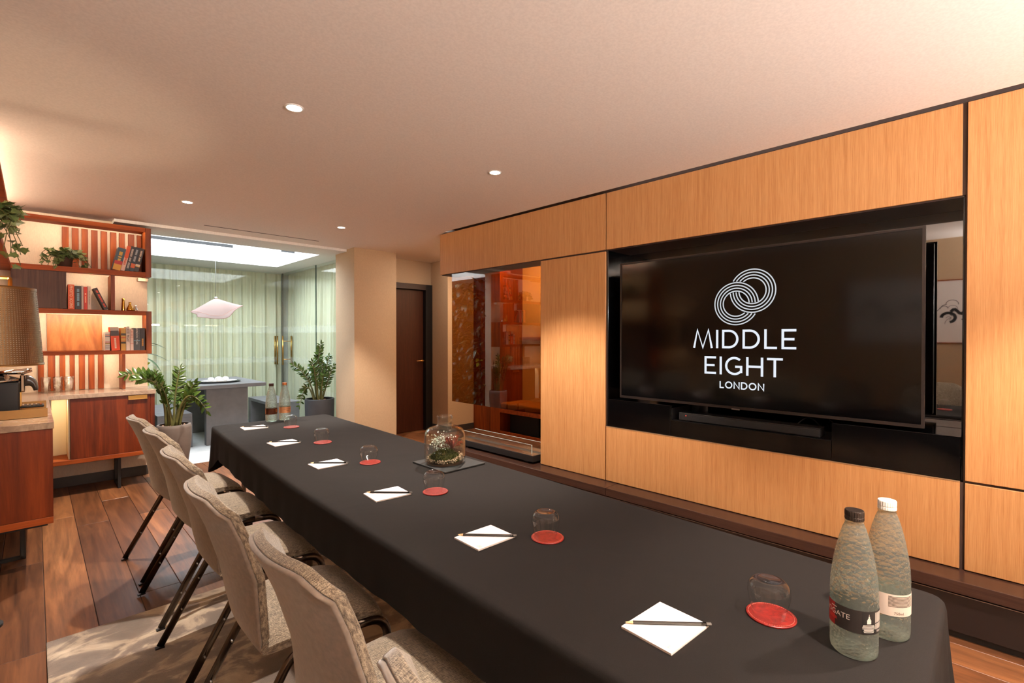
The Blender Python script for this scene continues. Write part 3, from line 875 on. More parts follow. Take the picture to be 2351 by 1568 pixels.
# ---- coasters and upturned glasses
cost = [(1.313, 3.595), (1.259, 2.937), (1.231, 2.294), (1.192, 1.668), (1.176, 1.032), (1.216, .378)]
def make_red():
    t = NT('red_leather')
    v = t.coord('Object', (1, 1, 1)); f = t.noise(v, 45, 4, .6, 1.5)
    t.base(t.ramp(f, [(0.3, (84, 12, 9)), (0.7, (138, 30, 22))])); t.bump(f, .2, .002)
    t.set(Roughness=.38); return t.m
co0 = thing('coaster', '', 'coaster', group='red coasters')
mesh('leather_disc', *lathe([(.0515, 0), (.0525, .001), (.0525, .003), (.0515, .004)], 40), make_red(), co0)
stv, stf = [], []
for i in range(60):
    a = 2 * pi * i / 60
    stv, stf = join((stv, stf), bx(-.0013, .0013, -.0003, .0003, .004, .0044) if False else ([Vector((.0475 * cos(a), .0475 * sin(a), 0)) + Matrix.Rotation(a + pi / 2, 3, 'Z') @ Vector(v) for v in bx(-.0013, .0013, -.0003, .0003, .0038, .0044)[0]], _Q))
stuff(mesh('stitching', stv, stf, plain('pale_thread', (226, 150, 130), .7), co0))
gl0 = thing('stemless_glass', '', 'glass', group='upturned drinking glasses')
outer = [(.0335, .0), (.0345, .004), (.0385, .02), (.0432, .038), (.0455, .052), (.0445, .064), (.040, .074), (.033, .0805), (.0275, .083), (.0245, .0815), (.012, .0800), (.0005, .0795)]
inner = [(.0325, .0), (.0333, .004), (.0372, .02), (.0418, .038), (.044, .052), (.043, .0625), (.038, .070), (.030, .0742), (.018, .0755), (.0005, .0758)]
mesh('bowl', *lathe(outer[:9] + [(.0235, .0815), (.012, .0795), (.0005, .079)], 48, False, False), cup_glass, gl0, True)
mesh('rim', *lathe([(.0325, .0006), (.0330, -.0002), (.0342, -.0002), (.0342, .0006)], 48, False, False), cup_glass, gl0, True)
for k, (px, py) in enumerate(cost):
    lab = ORD[k] + ' round red coaster counting from the near water bottles'
    if k == 0: co0.location = (px, py, TZ); co0['label'] = lab
    else: dup(co0, (px, py, TZ), .3 * k, lab)
    lab = ORD[k] + ' upturned drinking glass counting from the near water bottles'
    loc = (px - .006, py + .003, TZ + .0041)
    if k == 0: gl0.location = loc; gl0['label'] = lab
    else: dup(gl0, loc, .5 * k, lab)

# ---- water bottles
BPROF = [(.0005, .004), (.030, .003), (.0375, .0), (.0405, .004), (.0415, .012), (.0418, .04), (.0418, .125), (.0405, .150), (.0375, .175), (.0325, .205), (.0265, .232), (.0205, .253), (.0165, .263), (.0150, .268), (.0162, .2695), (.0162, .2725), (.0150, .274), (.0148, .284)]
def wrap(pts, R, th0, z0):
    return [(R * cos(th0 + a / R), R * sin(th0 + a / R), z0 + b) for a, b in pts]
def cyl_patch(R, t0, t1, z0, z1, n=28):
    V = []
    for i in range(n + 1):
        a = t0 + (t1 - t0) * i / n
        V += [(R * cos(a), R * sin(a), z0), (R * cos(a), R * sin(a), z1)]
    return V, [(2 * i, 2 * i + 2, 2 * i + 3, 2 * i + 1) for i in range(n)]
bcount = 0
def bottle(x, y, label, capm, labm, inkm, kind):
    t = thing('water_bottle', label, 'bottle', (x, y, TZ), group='glass water bottles')
    mesh('glass_body', *lathe(BPROF, 56, True, True), bottle_glass, t, True)
    mesh('neck_ring', *lathe([(.0158, .2640), (.0172, .2655), (.0172, .2675), (.0158, .269)], 32, False, False), jar_glass, t, True)
    V, Fs = [], []
    n = 48
    pr = [(.0166, .2705), (.0172, .272), (.0172, .2765), (.0164, .278), (.0172, .2795), (.0172, .2885), (.0162, .2905), (.0002, .2905)]
    for r, z in pr:
        for k in range(n):
            a = 2 * pi * k / n; rr = r * (1 - .03 * (k % 2)) if .0168 < r else r
            V.append((rr * cos(a), rr * sin(a), z))
    for i in range(len(pr) - 1):
        for k in range(n): Fs.append((i * n + k, i * n + (k + 1) % n, (i + 1) * n + (k + 1) % n, (i + 1) * n + k))
    mesh('screw_cap', V, Fs, capm, t)
    th = atan2(-y, -x)                       # towards the camera side
    R = .0424
    lb = mesh('paper_label', *cyl_patch(R, th - pi, th + pi, .056, .102, 64), labm, t, True)
    def ink(s, h, off, z, m, sx=1.0):
        g = text_geo(s, h, .0, 'CENTER', sx); mesh('label_print', wrap(g[0], R + .00035, th + radians(off), z), g[1], m, lb)
    def patch(o0, o1, z0, z1, m, n=10, dr=.00025):
        mesh('label_block', *cyl_patch(R + dr, th + radians(o0), th + radians(o1), z0, z1, n), m, lb, True)
    if kind == 0:
        red = plain('label_red', (150, 22, 20), .5)
        patch(-90, -48, .056, .102, red); ink('HARROGATE', .0105, -68, .079, inkm)
        ink('WATER', .006, -60, .069, plain('label_red_ink', (220, 70, 56), .5))
        patch(-60, -42, .0935, .0952, inkm, 5, .0005)
        patch(18, 88, .057, .101, plain('label_black', (18, 16, 16), .5))
        # little building emblem
        def bl(o, w, z0, z1): patch(o - w, o + w, z0, z1, inkm, 3, .0005)
        bl(36, 5.5, .0775, .0855); bl(36, 3.6, .0855, .0885); bl(36, 1.8, .0885, .0925); bl(36, .5, .0925, .0965)
        for k in range(7): patch(36 - (15, 16, 17, 17, 13, 14, 13)[k], 36 + (15, 16, 17, 17, 13, 14, 13)[k], .0740 - .0023 * k, .0752 - .0023 * k, inkm, 6, .0005)
        patch(55, 86, .079, .099, plain('label_grey', (170, 162, 152), .6), 8); patch(55, 86, .066, .077, MATS['label_grey'], 8)
        ink('750ml', .0042, 70, .0595, inkm)
    elif kind == 1:
        for k in range(9): patch(4, 76, .0965 - .0026 * k, .0975 - .0026 * k + .0004, inkm, 6)
        ink('750ml', .0055, 30, .060, inkm)
    elif kind == 2:
        patch(-80, -62, .060, .098, plain('copper_ink', (196, 128, 72), .3, .6)); patch(-30, 40, .057, .101, plain('dark_copper', (84, 44, 26), .25, .7))
        for k in range(3): patch(36 + 3 * k, 64, .088 - .008 * k, .091 - .008 * k, MATS['copper_ink'], 5, .0005)
    else:
        ink('HARROGATE', .0075, 30, .083, inkm)
        patch(16, 46, .073, .0755, inkm, 6, .0005)
    return t
blk = plain('label_dark', (36, 31, 29), .45)
ink_w = plain('ink_pale', (226, 220, 210), .6)
ink_k = plain('ink_dark', (70, 58, 48), .6)
bottle(1.207, .217, 'black-labelled water bottle with a dark cap at the near corner', plain('cap_dark', (58, 50, 46), .3, .7), blk, ink_w, 0)
bottle(1.332, .180, 'pale-labelled water bottle with a white cap behind the dark-capped one', plain('cap_white', (232, 228, 222), .4), plain('label_cream', (222, 204, 190), .6), ink_k, 1)
bottle(1.300, 3.968, 'dark-labelled water bottle with a brown cap at the far end', plain('cap_brown', (66, 38, 28), .35, .4), plain('label_brown', (70, 40, 26), .35, .4), ink_w, 2)
bottle(1.400, 3.972, 'copper-labelled water bottle with a copper cap at the far end', plain('cap_copper', (200, 130, 84), .3, .7), plain('label_copper', (206, 142, 96), .4, .35), ink_k, 3)

# ---- terrarium on slate
sl_ = tag(mesh('slate_board', *bbx(-.125, .125, -.14, .14, 0, .0075, .0012, 1), plain('slate', (20, 19, 18), .65, 0, .4, .3, 30, .15), None, loc=(1.508, 1.995, TZ)), 'dark slate board under the terrarium jar', 'board')
tj = thing('terrarium_jar', 'clear glass terrarium jar with moss and small plants on slate', 'terrarium', (1.492, 2.005, TZ + .0078))
R = .104
jo = [(.001, .002), (.085, .0), (.098, .004), (R, .016), (R, .05), (R, .135), (.1015, .152), (.094, .168), (.080, .179), (.060, .1855), (.046, .189), (.0395, .194), (.0375, .202), (.0372, .222), (.0385, .228), (.0415, .231), (.0415, .238), (.0385, .2405)]
ji = [(.0345, .2395), (.0345, .202), (.037, .192), (.046, .185), (.060, .181), (.078, .175), (.091, .164), (.098, .150), (R - .004, .134), (R - .004, .018), (.094, .010), (.001, .010)]
mesh('jar_glass', *lathe(jo + ji, 56, False, False), jar_glass, tj, True)
r = random.Random(5)
PV, PF = [], []
ico = bmesh.new(); bmesh.ops.create_icosphere(ico, subdivisions=1, radius=1); ico.verts.index_update()
IV = [v.co.copy() for v in ico.verts]; IF = [tuple(v.index for v in f.verts) for f in ico.faces]; ico.free()
for k in range(420):
    a = r.uniform(0, 2 * pi); rr = .094 * sqrt(r.uniform(.35, 1)); s = r.uniform(.003, .0055)
    z = .013 + r.random() * .018 * (rr / .094) ** 2 + (.02 * max(0, cos(a - 5.6)) * r.random())
    PV, PF = join((PV, PF), ([Vector((rr * cos(a), rr * sin(a), z)) + v * s * r.uniform(.8, 1.2) for v in IV], IF))
stuff(mesh('pebble_layer', PV, PF, pebble_m, tj, label='small pale pebbles'))
MV, MF = [], []
for k in range(4500):
    a = r.uniform(0, 2 * pi); rr = .082 * sqrt(r.random()); h = .052 * (1 - (rr / .085) ** 2) + .018
    p = Vector((rr * cos(a), rr * sin(a), h * r.uniform(.55, 1))); d = Vector((r.gauss(0, 1), r.gauss(0, 1), 1.2)).normalized() * r.uniform(.006, .013)
    s = d.cross(Vector((r.random(), r.random(), r.random()))).normalized() * .0013
    n = len(MV); MV += [p - s, p + s, p + d]; MF.append((n, n + 1, n + 2))
stuff(mesh('moss_tufts', MV, MF, moss_m, tj, label='green moss'))
mesh('moss_mound', *lathe([(.080, .012), (.074, .026), (.056, .042), (.033, .052), (.001, .055)], 24, True, False), plain('moss_core', (56, 56, 24), .95, 0, .1, .8, 140, .5), tj, True)
SV, SF = [], []
camr = Vector((cos(YAW), -sin(YAW), 0))
for k in range(260):
    c = camr * (-.028 + r.gauss(0, .022)) + Vector((r.gauss(0, .018), r.gauss(0, .018), .105 + r.gauss(0, .019)))
    d = Vector((r.gauss(0, 1), r.gauss(0, 1), r.uniform(-.2, 1.2))).normalized() * r.uniform(.007, .011); s = d.cross(Vector((r.gauss(0, 1), r.gauss(0, 1), r.gauss(0, 1)))).normalized() * .0035
    n = len(SV); SV += [c, c + d * .5 + s, c + d, c + d * .5 - s]; SF.append((n, n + 1, n + 2, n + 3))
stuff(mesh('silvery_plant', SV, SF, silver_leaf, tj, label='small silvery leaved plant'))
bv, bf = [], []
for i in range(7):
    q = i / 6; w = .0042 * (1 - q) ** .7 + .0002; bv += [(-w, 0, q * .075), (0, .0015 - .018 * q * q, q * .075 - .0), (w, 0, q * .075)]
blade = None
for k in range(30):
    a = r.uniform(0, 2 * pi); tl = r.uniform(.15, 1.05)
    M = Matrix.Translation(camr * .038 + Vector((0, 0, .07))) @ Matrix.Rotation(a, 4, 'Z') @ Matrix.Rotation(tl, 4, 'X') @ Matrix.Scale(r.uniform(.7, 1.05), 4)
    if blade is None:
        blade = mesh('blade_leaf', bv, grid_faces(7, 3), red_leaf, tj, True); blade.matrix_local = M
    else: inst(blade, tj, M)

# ================================================================== CHAIRS
def chair_proto():
    t = thing('conference_chair', '', 'chair', group='taupe chairs along the table')
    # backrest: profile in (x,z), curved in plan
    prof = [(-.085, .430), (-.120, .424), (-.148, .432), (-.163, .456), (-.181, .53), (-.205, .65), (-.244, .78), (-.272, .85), (-.302, .912)]
    nu, nv = 17, len(prof); HW = .208
    def hw(z): return HW * (1 - .05 * max(0, (z - .6) / .3)) if z > .44 else HW * .97
    def surf(off, inset=0.0):
        rows = []
        for i in range(nu):
            u = -1 + 2 * i / (nu - 1); row = []
            for j, (x, z) in enumerate(prof):
                a = prof[max(j - 1, 0)]; b = prof[min(j + 1, nv - 1)]
                tx, tz = b[0] - a[0], b[1] - a[1]; L = sqrt(tx * tx + tz * tz); nx, nz = tz / L, -tx / L
                k = min(1, max(0, (z - .43) / .2))
                cx = x + (.014 + .034 * k) * (abs(u) ** 2.2) * (1 if z > .45 else .5)
                zz = z - (.016 * max(0, abs(u) - .72) / .28 * 1.6 * (z > .85)) - (.010 * abs(u) ** 4 if z > .88 else 0)
                row.append(Vector((cx + nx * off, u * (hw(z) - inset), zz + nz * off)))
            rows.append(row)
        return rows
    def shell(o0, o1, inset, name, m):
        A, B = surf(o0, 0), surf(o1, inset); V = [p for r_ in A for p in r_] + [p for r_ in B for p in r_]
        n = nu * nv; Fs = grid_faces(nu, nv); Fs += [tuple(reversed([i + n for i in f])) for f in grid_faces(nu, nv)]
        for i in range(nu - 1):
            for j in (0, nv - 1):
                q = (i * nv + j, (i + 1) * nv + j, (i + 1) * nv + j + n, i * nv + j + n); Fs.append(q if j else tuple(reversed(q)))
        for j in range(nv - 1):
            for i in (0, nu - 1):
                q = (i * nv + j, i * nv + j + 1, i * nv + j + 1 + n, i * nv + j + n); Fs.append(tuple(reversed(q)) if i else q)
        o = mesh(name, V, Fs, m, t, True)
        bm = bmesh.new(); bm.from_mesh(o.data); bmesh.ops.recalc_face_normals(bm, faces=bm.faces[:]); bm.to_mesh(o.data); bm.free()
        md = o.modifiers.new('round', 'BEVEL'); md.width = .006; md.segments = 2; md.limit_method = 'ANGLE'; md.angle_limit = radians(50)
        ws = o.modifiers.new('wn', 'WEIGHTED_NORMAL'); ws.keep_sharp = True
        return o
    shell(.0, .012, .002, 'backrest', velour)
    o = shell(.0123, .036, .005, 'back_pad', tweed); o['label'] = 'tweed front of the backrest'
    # seat: pillow with waterfall front
    xs = [-.138, -.125, -.10, -.03, .06, .14, .195, .235, .255, .262]
    ztop = [.452, .466, .470, .470, .472, .471, .464, .450, .432, .415]
    ny = 15; V = []
    for i, xx in enumerate(xs):
        for j in range(ny):
            u = -1 + 2 * j / (ny - 1); e = abs(u) ** 6
            wy = .222 - (.012 if xx > .24 else 0)
            V.append((xx, u * wy, ztop[i] - .018 * e + .004 * (1 - u * u) ))
    nx_ = len(xs); n = len(V)
    zb = [.432, .426, .424, .424, .426, .426, .420, .408, .400, .398]
    for i, xx in enumerate(xs):
        for j in range(ny):
            u = -1 + 2 * j / (ny - 1); V.append((xx - (.012 if i > 6 else 0), u * (.218), zb[i]))
    Fs = [tuple(reversed(f)) for f in grid_faces(nx_, ny)] + [tuple(a + n for a in f) for f in grid_faces(nx_, ny)]
    for i in range(nx_ - 1):
        for j in (0, ny - 1):
            q = (i * ny + j, (i + 1) * ny + j, (i + 1) * ny + j + n, i * ny + j + n); Fs.append(tuple(reversed(q)) if j == 0 else q)
    for j in range(ny - 1):
        for i in (0, nx_ - 1):
            q = (i * ny + j, i * ny + j + 1, i * ny + j + 1 + n, i * ny + j + n); Fs.append(q if i == 0 else tuple(reversed(q)))
    o = mesh('seat', V, Fs, tweed, t, True)
    bm = bmesh.new(); bm.from_mesh(o.data); bmesh.ops.recalc_face_normals(bm, faces=bm.faces[:]); bm.to_mesh(o.data); bm.free()
    md = o.modifiers.new('round', 'BEVEL'); md.width = .008; md.segments = 3; md.limit_method = 'ANGLE'; md.angle_limit = radians(40)
    o.modifiers.new('wn', 'WEIGHTED_NORMAL')
    # oval-tube side frames
    for s in (-1, 1):
        y = s * .228
        mesh('leg', *sweep(rounded([(-.2775, y, .0085), (-.052, y, .410), (.03, y, .4115)], .055, 7), .0155, .0085, 12), bronze_metal, t, True)
        mesh('side_rail', *sweep([(.03, y, .4115), (.08, y, .4125), (.14, y, .4125)], .0155, .0085, 12), bronze_metal, t, True)
        mesh('leg', *sweep(rounded([(.14, y, .4125), (.268, y, .405), (.262, y, 0)], .075, 8), .0155, .0085, 12), bronze_metal, t, True)
        for xx in (-.279, .262):
            mesh('foot_cap', *bx(xx - .017, xx + .017, y - .010, y + .010, 0.0, .006), black_plastic, t)
        mesh('link_pin', *sweep([(-.198, y, .15), (-.198, y - .022 , .15)], .0035, .0035, 8, up=Vector((0, 0, 1))), steel, t, True)
        mesh('link_pin', *sweep([(-.131, y, .27), (-.131, y - .022, .27)], .0035, .0035, 8, up=Vector((0, 0, 1))), steel, t, True)
    for xx in (.0, .15):
        mesh('cross_bar', *sweep([(xx, -.225, .405), (xx, .225, .405)], .011, .008, 10, up=Vector((0, 0, 1))), bronze_metal, t, True)
    mesh('underseat_latch', *bbx(.03, .10, -.215, -.19, .392, .405, .002), chrome, t)
    return t
ch0 = chair_proto()
chairs = [(.690, 3.668, 4), (.690, 3.045, 2), (.666, 2.410, -1), (.632, 1.775, -3), (.645, 1.142, 0), (.636, .500, 1)]
clab = ['taupe fabric chair drawn up nearest the big grey plant pot', 'taupe fabric chair second from the grey plant pot', 'taupe fabric chair third from the grey plant pot', 'taupe fabric chair fourth from the grey plant pot', 'taupe fabric chair fifth from the grey plant pot', 'taupe fabric chair sixth from the grey plant pot, cut by the frame']
for k, (x, y, a) in enumerate(chairs):
    z = .0095 if k > 0 else .0005
    if k == 0: ch0.location = (x, y, z); ch0.rotation_euler = (0, 0, radians(a)); ch0['label'] = clab[0]
    else: dup(ch0, (x, y, z), radians(a), clab[k])
# rug
rg = tag(mesh('area_rug', *bbx(.03, 2.25, -1.5, 3.055, 0.0003, .0095, .004, 2), rug_m), 'taupe and cream abstract rug under the chairs', 'rug')

# ================================================================== BOOKSHELF, CABINETS
su = thing('wall_shelving', 'walnut open shelving unit on the far wall around the corner', 'shelving', (.34, 6.0, .9025))
def sp(name, x0, x1, y0, y1, z0, z1, m, b=.0015, label=None):
    g = bbx(x0 - .34, x1 - .34, y0 - 6.0, y1 - 6.0, z0 - .9025, z1 - .9025, b, 1)
    return mesh(name, *g, m, su, label=label)
YS, YB = 5.90, 6.148
def shelf(nm, x1, z0, z1):
    # board with a deeper front nosing that hides the light strip
    g = join(bx(-.48, x1 - .34, YS - 6.0, YS + .014 - 6.0, z0 - .9025, z1 - .9025), bx(-.48, x1 - .34, YS + .014 - 6.0, YB - 6.0, z0 + .015 - .9025, z1 - .9025))
    return mesh(nm, *g, walnut_board, su)
shelf('top_board', .779, 2.425, 2.465)
sp('end_board', .780, .825, YS, YB, 1.988, 2.465, walnut)
shelf('shelf_board', .779, 1.987, 2.032)
sp('divider', .515, .546, YS + .004, YB, 1.654, 1.986, walnut)
shelf('shelf_board', .781, 1.612, 1.653)
sp('end_board', .782, .825, YS, YB, 1.237, 1.653, walnut)
shelf('shelf_board', .781, 1.238, 1.272)
sp('divider', .595, .620, YS + .004, YB, .9035, 1.237, walnut)
sp('cupboard_door', -.139, .207, YS + .002, YS + .02, 1.655, 1.985, fumed, label='dark fumed oak cupboard door')
sp('cupboard_side', .190, .207, YS + .021, YB, 1.655, 1.985, fumed)
sp('back_veneer', .082, .468, 6.138, YB, 1.273, 1.611, walnut_panel, label='book-matched walnut back panel')
sp('mount_block', .735, .815, 6.02, 6.10, 1.955, 1.986, plain('pale_block', (220, 196, 168), .6))
ups = [.189, .235, .256, .304, .324, .37, .394, .44, .463, .511, .533, .581, .601, .645, .672, .72, .741, .777]
for a, b in zip(ups[::2], ups[1::2]): sp('slat', a, b, 6.126, YB, 2.033, 2.424, walnut_slat)
los = [.021, .061, .087, .136, .165, .204, .234, .27, .298, .341, .366, .41, .436, .478]
for a, b in zip(los[::2], los[1::2]): sp('slat', a, b, 6.126, YB, .904, 1.237, walnut_slat)
# wing along the side wall
sp('wing_board', -.415, -.141, 3.76, YB, 2.425, 2.465, walnut_board)
sp('wing_board', -.415, -.141, 3.76, YB, 1.987, 2.032, walnut_board)
sp('wing_board', -.415, -.28, 3.80, YB, 1.612, 1.653, walnut_board)
sp('wing_end', -.415, -.141, 3.715, 3.759, .91, 2.465, walnut)
for y in (4.55, 5.2): sp('wing_divider', -.415, -.20, y, y + .03, 1.654, 1.986, walnut)
for k in range(14): sp('slat', -.416, -.405, 4.5 + .09 * k, 4.55 + .09 * k, 2.033, 2.424, walnut)
def strip(x0, x1, y, z, power, col=WARM, aim=(0, .75, -1)):
    area('shelf_light', ((x0 + x1) / 2 - .34, y - 6.0, z + .0105 - .9025), aim, x1 - x0, .012, power, col, su)
    g = bx(x0 - .34, x1 - .34, y - .006 - 6.0, y + .006 - 6.0, z + .0115 - .9025, z + .0145 - .9025); mesh('led_profile', *g, emit('led_strip', (1, .78, .52), 1), su)
strip(-.10, .77, 5.93, 2.417 + .0105, 3.6)
strip(.22, .80, 5.93, 1.978 + .0115, 2.4)
strip(.03, .775, 5.93, 1.603 + .0115, 5.2)
strip(.00, .80, 5.93, 1.229 + .0115, 4.6)
area('shelf_light', (-.22 - .34, 4.85 - 6.0, 2.417 - .9025), (-.6, 0, -1), 2.0, .012, 7, WARM, su, (0, 1, 0))
area('shelf_light', (-.22 - .34, 4.85 - 6.0, 1.978 - .9025), (-.6, 0, -1), 2.0, .012, 9, WARM, su, (0, 1, 0))

ct = tag(mesh('stone_worktop', *join(bbx(-.418, .079, 3.918, 6.147, .8625, .9015, .003), bbx(.0785, .822, 5.672, 6.147, .8625, .9015, .003)), marble), 'polished taupe marble L-shaped worktop under the shelves', 'worktop')
fc = thing('base_cabinet', 'walnut sideboard cabinet with an open cream bay under the shelves', 'cabinet', (.45, 5.9, .0))
def fp(name, x0, x1, y0, y1, z0, z1, m, b=.0015, par=None, label=None):
    g = bbx(x0 - .45, x1 - .45, y0 - 5.9, y1 - 5.9, z0, z1, b, 1)
    return mesh(name, *g, m, par or fc, label=label)
fp('bottom_board', .085, .816, 5.684, 6.12, .295, .332, walnut_board)
fp('side_panel', .781, .816, 5.692, 6.12, .333, .861, walnut_shaded)
fp('back_panel', .085, .780, 6.10, 6.12, .333, .861, cream_in)
fp('inner_lining', .205, .217, 5.72, 6.10, .333, .861, cream_in)
fp('inner_lining', .085, .100, 5.72, 6.10, .333, .861, cream_in)
fp('inner_lining', .101, .204, 5.98, 5.99, .333, .861, cream_in, label='cream back of the open bay')
dd = fp('sliding_door', .218, .780, 5.690, 5.712, .334, .861, walnut_shaded)
fp('recessed_handle', .615, .758, 5.682, 5.690, .823, .858, brass, .001, dd, 'brushed brass handle')
fp('handle_lip', .615, .758, 5.668, 5.684, .820, .8235, brass, .0008, dd)
for x in (.555,):
    for y in (5.77, 6.04):
        fp('leg', x - .012, x + .012, y - .012, y + .012, 0, .295, black_matt)
    fp('leg_rail', x - .012, x + .012, 5.77, 6.04, 0, .02, black_matt)
nc = thing('base_cabinet', 'walnut cabinet end with marble top beside the floor lamp', 'cabinet', (-.17, 5.0, 0))
def np_(name, x0, x1, y0, y1, z0, z1, m, b=.0015, label=None, par=None):
    g = bbx(x0 + .17, x1 + .17, y0 - 5.0, y1 - 5.0, z0, z1, b, 1)
    return mesh(name, *g, m, par or nc, label=label)
np_('end_panel', -.415, .074, 3.93, 3.952, .346, .861, walnut_shaded)
np_('bottom_board', -.415, .074, 3.926, 6.12, .306, .345, walnut_board)
np_('under_frame', -.38, .05, 3.97, 6.1, .285, .305, black_matt)
for k in range(3):
    d = np_('cabinet_door', .052, .074, 3.956 + .56 * k, 3.956 + .56 * (k + 1) - .004, .347, .861, walnut_shaded)
    np_('recessed_handle', .072, .080, 4.3 + .56 * k, 4.42 + .56 * k, .823, .856, brass, .001, None, d)
np_('back_panel', -.415, -.40, 3.953, 6.12, .347, .861, walnut)
for y in (4.35, 5.4):
    for x in (-.34, -.06):
        np_('leg', x - .013, x + .013, y - .013, y + .013, 0, .285, black_matt)
    np_('leg_rail', -.34, -.06, y - .013, y + .013, 0, .02, black_matt)

area('bay_light', (.152 - .45, 5.78 - 5.9, .852), (0, .5, -1), .08, .02, .5, WARM, fc)
# ---- books
ink_cols = {}
def book(x0, w, h, d, zb, y, col, label, lean=0.0, text=None, tcol=(240, 230, 215), th=.6, bands=(), yaw=0.0, toff=0.0):
    """spine faces -Y; x0 = left edge on the shelf; lean>0 tips the top to +X"""
    t = thing('book', label, 'book', (x0 if lean <= 0 else x0 + w, y, zb), group='books on the shelves')
    sgn = 0 if lean <= 0 else -w
    L = radians(lean); t.rotation_euler = (0, L, 0)
    mt = plain('cover_%d_%d_%d' % col, col, .5)
    s0 = sgn
    mesh('cover', *join(bx(s0, s0 + .003, 0, d, 0, h), bx(s0 + w - .003, s0 + w, 0, d, 0, h), bx(s0, s0 + w, -.002, .003, 0, h)), mt, t)
    mesh('page_block', *bx(s0 + .003, s0 + w - .003, .003, d - .004, .003, h - .003), plain('page_paper', (228, 214, 190), .85), t)
    for (b0, b1, bc) in bands:
        mesh('spine_band', *bx(s0 + .0004, s0 + w - .0004, -.0026, -.002, b0 * h, b1 * h), plain('band_%d_%d_%d' % bc, bc, .5), t)
    if isinstance(text, tuple):       # print too small to read in the photo: rows of blurred ticks, (length share, word lengths)
        share, words_ = text; pitch = h * share / (sum(words_) + len(words_) - 1); V, Fs = [], []; q = 0
        for n_ in words_:
            for k in range(n_):
                z1 = h * (.5 + toff + share / 2) - q * pitch; hh = w * th * (.5, .42, .5, .46)[(q + k) % 4]
                V, Fs = join((V, Fs), bx(s0 + w / 2 - hh, s0 + w / 2 + hh, -.0029, -.002, z1 - pitch * .72, z1)); q += 1
            q += 1
        stuff(mesh('spine_print', V, Fs, plain('ink_%d_%d_%d' % tcol, tcol, .6), t))
    elif text:
        g = text_geo(text, w * th, .006)
        V = [(s0 + w / 2 + b - w * th * .5, -.0029, h * (.5 + toff) - a) for a, b in g[0]]
        xs = [v[2] for v in V]; ln = max(xs) - min(xs)
        if ln > h * .9: V = [(a, b, h * (.5 + toff) + (c - h * (.5 + toff)) * h * .9 / ln) for a, b, c in V]
        mesh('spine_lettering', V, g[1], plain('ink_%d_%d_%d' % tcol, tcol, .6), t)
    return t
zs1, zs2, zs3 = 2.0325, 1.6535, 1.2725
# top box, leaning to the right
book(0.5281, 0.060, .215, .15, zs1, 5.925, (58, 82, 96), 'thick book with blue and yellow spine leaning on the top shelf', 12.5, (.42, (5, 2, 3)), (236, 190, 70), .42, ((0.0, .26, (214, 160, 50)), (.26, .42, (176, 36, 30))), toff=.12)
book(0.5896, 0.030, .245, .15, zs1, 5.925, (226, 190, 172), 'orange and pink book leaning on the top shelf', 12.5, (.34, (7,)), (206, 84, 44), .5, ((.52, 1.0, (222, 88, 28)),), toff=-.1)
book(0.6212, 0.032, .245, .15, zs1, 5.925, (40, 33, 32), 'dark book with long grey lettering leaning on the top shelf', 12.5, (.8, (8, 4, 6)), (190, 182, 174), .5)
book(0.6548, 0.033, .240, .15, zs1, 5.925, (30, 40, 52), 'navy book with orange mark leaning on the top shelf', 12.5, (.5, (5, 5)), (170, 180, 186), .45, ((.14, .32, (214, 100, 40)),), toff=.15)
book(0.6895, 0.036, .235, .15, zs1, 5.925, (48, 38, 34), 'brown book with white and yellow band leaning on the end board', 12.5, (.46, (6, 4)), (222, 206, 182), .4, ((.22, .31, (222, 206, 180)), (.2, .225, (230, 180, 40))), toff=.16)
# middle shelf
book(.218, .044, .222, .16, zs2, 5.925, (222, 92, 38), 'fat orange book lettered PHOTO ICONS on the middle shelf', 0, 'PHOTO  ICONS', (246, 214, 178), .46)
book(.266, .041, .212, .16, zs2, 5.925, (48, 44, 44), 'charcoal book with blue lettering on the middle shelf', 0, (.74, (3, 8, 4)), (130, 176, 196), .4)
book(.309, .014, .216, .16, zs2, 5.925, (190, 178, 168), 'thin grey book between the charcoal and red books', 0)
book(.325, .025, .208, .16, zs2, 5.925, (212, 60, 34), 'red book with pale lettering on the middle shelf', 0, (.42, (2, 7)), (244, 180, 140), .4)
book(.352, .024, .216, .16, zs2, 5.925, (206, 190, 174), 'pale grey book at the end of the upright row', 0, (.6, (9,)), (160, 150, 140), .35)
book(.472, .030, .212, .16, zs2, 5.93, (60, 42, 34), 'brown book with red lettering leaning to the left on the middle shelf', -22.5, (.78, (3, 9, 4)), (214, 70, 40), .42)
# lower box
book(.474, .034, .175, .14, zs3, 5.93, (226, 218, 206), 'short white book with coloured stripes on the lower shelf', 0, None, bands=((.86, .88, (60, 60, 90)), (.80, .83, (190, 70, 40)), (.74, .77, (50, 60, 90)), (.44, .48, (190, 70, 40)), (.34, .42, (170, 140, 80)), (.24, .27, (50, 60, 90)), (.16, .19, (110, 100, 110)), (.08, .11, (50, 60, 90)), (.0, .03, (190, 80, 50))))
book(.520, .064, .222, .15, zs3, 5.928, (226, 78, 22), 'wide orange book with a dark photograph band on the lower shelf', -3, (.44, (11,)), (246, 220, 196), .22, ((.62, .84, (70, 58, 54)), (.84, 1.0, (190, 176, 164))), toff=-.2)
book(.590, .036, .216, .15, zs3, 5.928, (198, 154, 66), 'mustard yellow book on the lower shelf', 0, None, bands=((.66, .76, (60, 46, 26)), (.54, .6, (196, 96, 40)), (.30, .38, (60, 46, 26)), (.40, .43, (196, 96, 40))))
book(.629, .029, .226, .15, zs3, 5.928, (226, 212, 198), 'white book lettered FOOD FIGHT on the lower shelf', 0, 'FOOD FIGHT', (44, 38, 36), .62, toff=.18)
